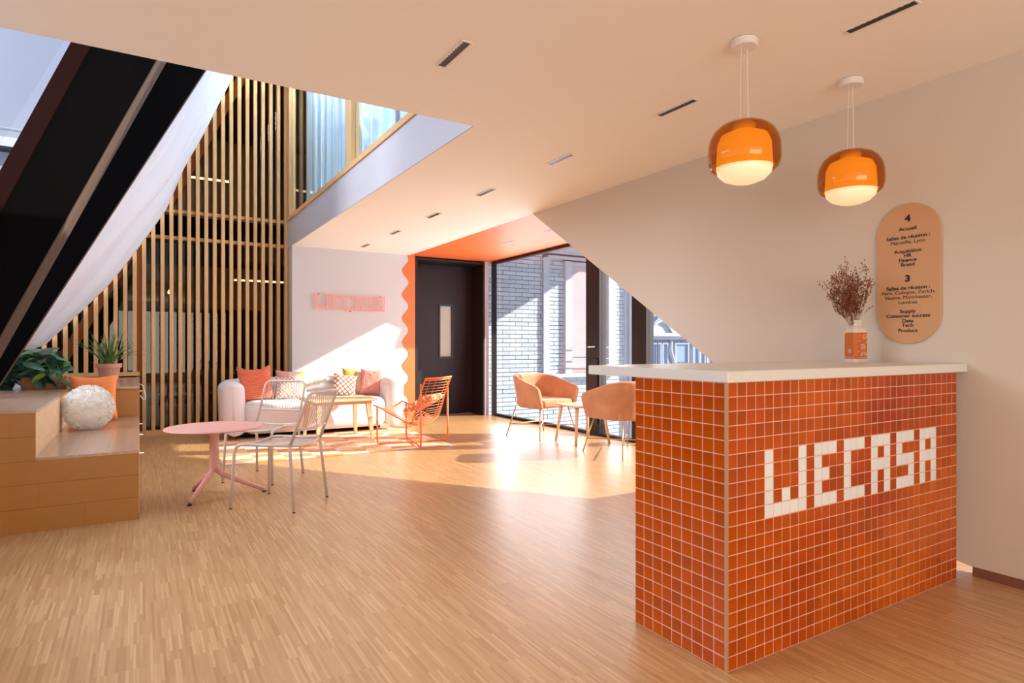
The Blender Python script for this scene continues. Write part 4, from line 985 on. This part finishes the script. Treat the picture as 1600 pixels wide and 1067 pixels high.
# ---------------------------------------------------------------- velvet tub chairs
def tub_chair(x, y, rz, label):
    t = empty('tub_chair', (x, y, 0), rz); tag(t, label, 'armchair', 'apricot velvet tub chairs')
    hw_, bk_, fr_ = .335, .30, -.33; r = .26; P = []
    def put(px__, py__, nx, ny): P.append((px__, py__, nx, ny))
    for yy in (fr_, fr_ + .012, fr_ + .05, -.2, -.1, 0.0): put(-hw_, yy, -1, 0)
    for i in range(11): a = PI - PI / 2 * i / 10; put(-hw_ + r + r * math.cos(a), bk_ - r + r * math.sin(a), math.cos(a), math.sin(a))
    for i in range(11): a = PI / 2 - PI / 2 * i / 10; put(hw_ - r + r * math.cos(a), bk_ - r + r * math.sin(a), math.cos(a), math.sin(a))
    for yy in (0.0, -.1, -.2, fr_ + .05, fr_ + .012, fr_): put(hw_, yy, 1, 0)
    mb = MB(); np_ = None
    for (a, b, nx, ny) in P:
        k = (b - fr_) / (bk_ - fr_); k = max(0, min(1, k)); s = k * k * (3 - 2 * k)
        zt = .68 + .13 * s; e = 1 if b > fr_ + .02 else (.95 if b > fr_ + .005 else .7); zt -= 0 if b > fr_ + .06 else (.008 if b > fr_ + .02 else (.035 if b > fr_ + .005 else .055))
        zb = .385
        prof_ = []
        for o_, z_ in ((-.030, zb), (.005, zb - .006), (.016, zb + .02), (.030, zb + (zt - zb) * .4), (.040, zt - .05), (.040, zt - .018), (.022, zt), (-.004, zt), (-.026, zt - .02), (-.03, zt - .06), (-.03, zb + .1)):
            prof_.append((a + nx * o_ * e - nx * .05 * (1 - (z_ - zb) / (zt - zb)), b + ny * o_ * e - ny * .05 * (1 - (z_ - zb) / (zt - zb)) , z_))
        np_ = len(prof_); mb.v += prof_
    for i in range(len(P) - 1):
        for k in range(np_): mb.f.append((i * np_ + k, (i + 1) * np_ + k, (i + 1) * np_ + (k + 1) % np_, i * np_ + (k + 1) % np_))
    mb.f.append(tuple(range(np_))); mb.f.append(tuple((len(P) - 1) * np_ + k for k in range(np_))[::-1])
    obj('shell', mb, 'velvet', parent=t, smooth=True, sub=1)
    obj('seat', rbox(-.262, .262, -.325, .23, .392, .50, .045, 4), 'velvet', parent=t, smooth=True)
    L_ = []
    for sx, sy in ((-1, -1), (1, -1), (1, 1), (-1, 1)):
        obj('leg', MB().tube([(sx * .33, sy * .33, 0), (sx * .245, sy * .24, .385)], .0075, 8), 'gold', parent=t, smooth=True)
    for s in (-1, 1):
        obj('stretcher', MB().tube([(s * .297, -.295, .15), (s * -.297, .295, .15)], .006, 6), 'gold', parent=t)
        obj('stretcher', MB().tube([(-.297, s * .295, .152), (.297, s * .295, .152)], .006, 6), 'gold', parent=t) if s > 0 else None
    return t
tub_chair(4.525, 6.70, math.radians(8), 'apricot velvet tub chair with its open side to the front, near the brick view')
tub_chair(4.58, 5.14, math.radians(180), 'apricot velvet tub chair showing its rounded back, half behind the counter')
st = empty('side_table', (4.65, 6.0, 0), math.radians(-6)); tag(st, 'small pale birch side table between the velvet chairs', 'table')
obj('tabletop', rbox(-.25, .25, -.25, .25, .445, .468, .05, 4), 'wood_light', parent=st)
for sx, sy in ((-1, -1), (1, -1), (1, 1), (-1, 1)):
    obj('leg', MB().tube([(sx * .235, sy * .24, .0), (sx * .185, sy * .185, .446)], [.015, .022], 10), 'wood_light', parent=st, smooth=True)

# plug and cable by the sofa
o = obj('wall_socket', MB().box(3.42, 3.47, YB - .022, YB - .001, .26, .38), 'blackplastic', bevel=.004); tag(o, 'black socket adapter low on the white wall', 'socket')
o = obj('floor_cable', MB().tube(fillet([(3.44, YB - .03, .26), (3.44, YB - .04, .012), (3.46, 8.6, .008), (3.36, 8.35, .008), (3.15, 8.45, .008), (3.2, 8.8, .008)], .15, 6), .004, 6), 'blackplastic', smooth=True); tag(o, 'thin black cable curling out past the sofa end', 'cable')

# ---------------------------------------------------------------- outside, street side: glazed brick building
hb = empty('brick_building', (5.2, 9.9, -9)); tag(hb, 'white glazed brick building seen through the street window', 'building')
def hp(n, mb, m, **k): return obj(n, mb, m, parent=k.pop('parent', hb), world=True, **k)
hp('wall_core', MB().box(5.2, 7.40, 9.93, 14, -9, 4.2).box(8.30, 9.4, 9.93, 14, -9, 4.2).box(7.40, 8.30, 9.93, 14, -9, .60).box(7.40, 8.30, 9.93, 14, 2.85, 4.2), 'mortar')
hp('sun_blocker', MB().prism([(7.40, 5.6), (7.46, 3.63), (7.62, 3.29), (7.57, 3.04), (9.92, 3.04), (9.92, 5.6)], lambda a, b: (7.0, a, b), lambda a, b: (8.3, a, b)), 'stone')  # unseen block added to cut the sun patch on the back wall
bl_, bh_ = .282, .0795
bme = bpy.data.meshes.new('brick'); bb_ = MB().box(-.5, .5, -.5, .5, -.5, .5); bme.from_pydata(bb_.v, [], bb_.f); bme.materials.append(M['brick']); bme.update()
restb = MB(); nb = 0
def bricks(x0, x1, z0, z1, single):
    global nb
    r = 0; z = z0
    while z < z1 - .02:
        x = x0 - (bl_ / 2 if r % 2 else 0)
        while x < x1 - .01:
            a = max(x, x0); b = min(x + bl_, x1)
            if b - a > .03:
                pj = random.uniform(.004, .012)
                if single and nb < 300:
                    o = bpy.data.objects.new('brick', bme); o.scale = (b - a - .008, .05, bh_ - .010)
                    o.location = ((a + b) / 2 - 5.2, .045 - pj - .02, z + bh_ / 2 + 9); link(o, hb); nb += 1
                else: restb.box(a + .004, b - .004, 9.93 - pj - .005, 9.97, z + .005, z + bh_ - .005)
            x += bl_
        z += bh_; r += 1
bricks(5.24, 6.69, -.35, 2.98, True)
bricks(6.83, 7.21, .63, 2.88, True)
bricks(8.49, 8.81, .63, 2.88, True)
bricks(6.69, 9.05, -.8, .56, False)
bricks(5.24, 6.69, -2.0, -.36, False)
tag(hp('brickwork', restb, 'brick'), kind='stuff')
hp('pilaster', MB().box(6.69, 6.83, 9.84, 9.93, .6, 2.9), 'stone')
hp('cornice', MB().box(5.2, 9.3, 9.80, 9.93, 2.99, 3.06).box(5.2, 9.3, 9.72, 9.93, 3.06, 3.30).box(5.2, 9.3, 9.60, 9.93, 3.30, 3.42).box(6.8, 9.3, 9.82, 9.93, 2.89, 2.95), 'stone')
wn = hp('window', MB().box(7.21, 7.37, 9.83, 9.98, .6, 2.86).box(8.315, 8.49, 9.83, 9.98, .6, 2.86).box(7.37, 8.315, 9.86, 9.98, 2.80, 2.86), 'stone')
hp('pane', MB().box(7.37, 8.315, 9.955, 9.965, .62, 2.80), 'curtain_out', parent=wn)
hp('glazing_bar', MB().box(7.93, 8.07, 9.93, 9.97, .62, 2.80).box(7.37, 8.315, 9.93, 9.95, .62, .70), mat('rosy window bar', srgb(190, 160, 160), .6), parent=wn)
hp('sill', MB().box(6.83, 8.49, 9.78, 9.93, .56, .63), 'stone')
for z in (1.148, .923, .79):
    hp('railing_bar', MB().tube([(7.30, 9.78, z), (8.40, 9.78, z)], .012, 6), 'stone')
hp('drainpipe', MB().tube([(8.95, 9.85, -9), (8.95, 9.85, 3.0)], .055, 10), 'stone')
hp('corner_pier', MB().box(8.81, 9.4, 9.90, 9.93, -2, 3.0), 'stone')
# ornate pale building further off
fb = empty('ornate_building', (18.0, 20.0, -9)); tag(fb, 'far pale ornate building with gable behind the slanted wall edge', 'building')
def fp(n, mb, m, **k): return obj(n, mb, m, parent=k.pop('parent', fb), world=True, **k)
fp('wall', MB().box(18.2, 30, 20, 24, -9, 1.75).prism([(18.2, 1.75), (21.6, 1.75), (21.2, 2.1), (20.6, 2.0), (19.9, 2.5), (19.2, 2.0), (18.2, 2.1)], lambda a, b: (a, 20, b), lambda a, b: (a, 24, b)), 'stone')
fp('cornice', MB().box(18.2, 30, 19.75, 20, 1.45, 1.6).box(18.2, 30, 19.6, 20, 1.60, 1.75).tube([(19.2, 19.95, 1.75), (19.5, 19.95, 2.15), (19.9, 19.95, 2.3), (20.3, 19.95, 2.15), (20.6, 19.95, 1.75)], .07, 6), 'stone')
for x0, x1, z0, z1 in ((19.3, 19.55, .3, 1.25), (19.62, 19.78, .3, 1.25), (19.95, 20.2, .3, 1.25), (20.75, 21.5, .45, 1.25), (21.9, 22.2, .2, 1.2), (22.35, 22.6, .2, 1.2), (22.8, 23.2, .2, 1.2)):
    wf = fp('window', MB().box(x0, x1, 19.93, 20, z0, z1), 'bluewin'); fp('window_trim', MB().box(x0 - .06, x0, 19.86, 20, z0 - .06, z1 + .1).box(x1, x1 + .06, 19.86, 20, z0 - .06, z1 + .1).box(x0, x1, 19.86, 20, z1, z1 + .1), 'stone', parent=wf)
fp('scroll_bracket', MB().tube([(20.45, 19.9, 1.4), (20.35, 19.85, 1.0), (20.5, 19.85, .6), (20.65, 19.85, .3)], .09, 8), 'stone')
# left: neighbour behind the roof glazing
lb = empty('grey_building', (-3, 20, -9)); tag(lb, 'grey flat-roofed building seen through the roof glazing', 'building')
obj('wall', MB().box(-16, -.5, 20, 26, -9, 6.12), 'grey_out', parent=lb, world=True)
obj('parapet', MB().box(-16, -.5, 19.8, 20.2, 6.18, 6.44), 'stone', parent=lb, world=True)
obj('roof_edge', MB().box(-16, -.5, 19.7, 20.2, 6.10, 6.18), 'blackplastic', parent=lb, world=True)
obj('railing', MB().tube([(-16, 20, 6.68), (-.5, 20, 6.70)], .04, 6), 'grey_out', parent=lb, world=True)
structure('street', MB().box(-60, 80, -60, 80, -9.2, -9.0), 'stone')
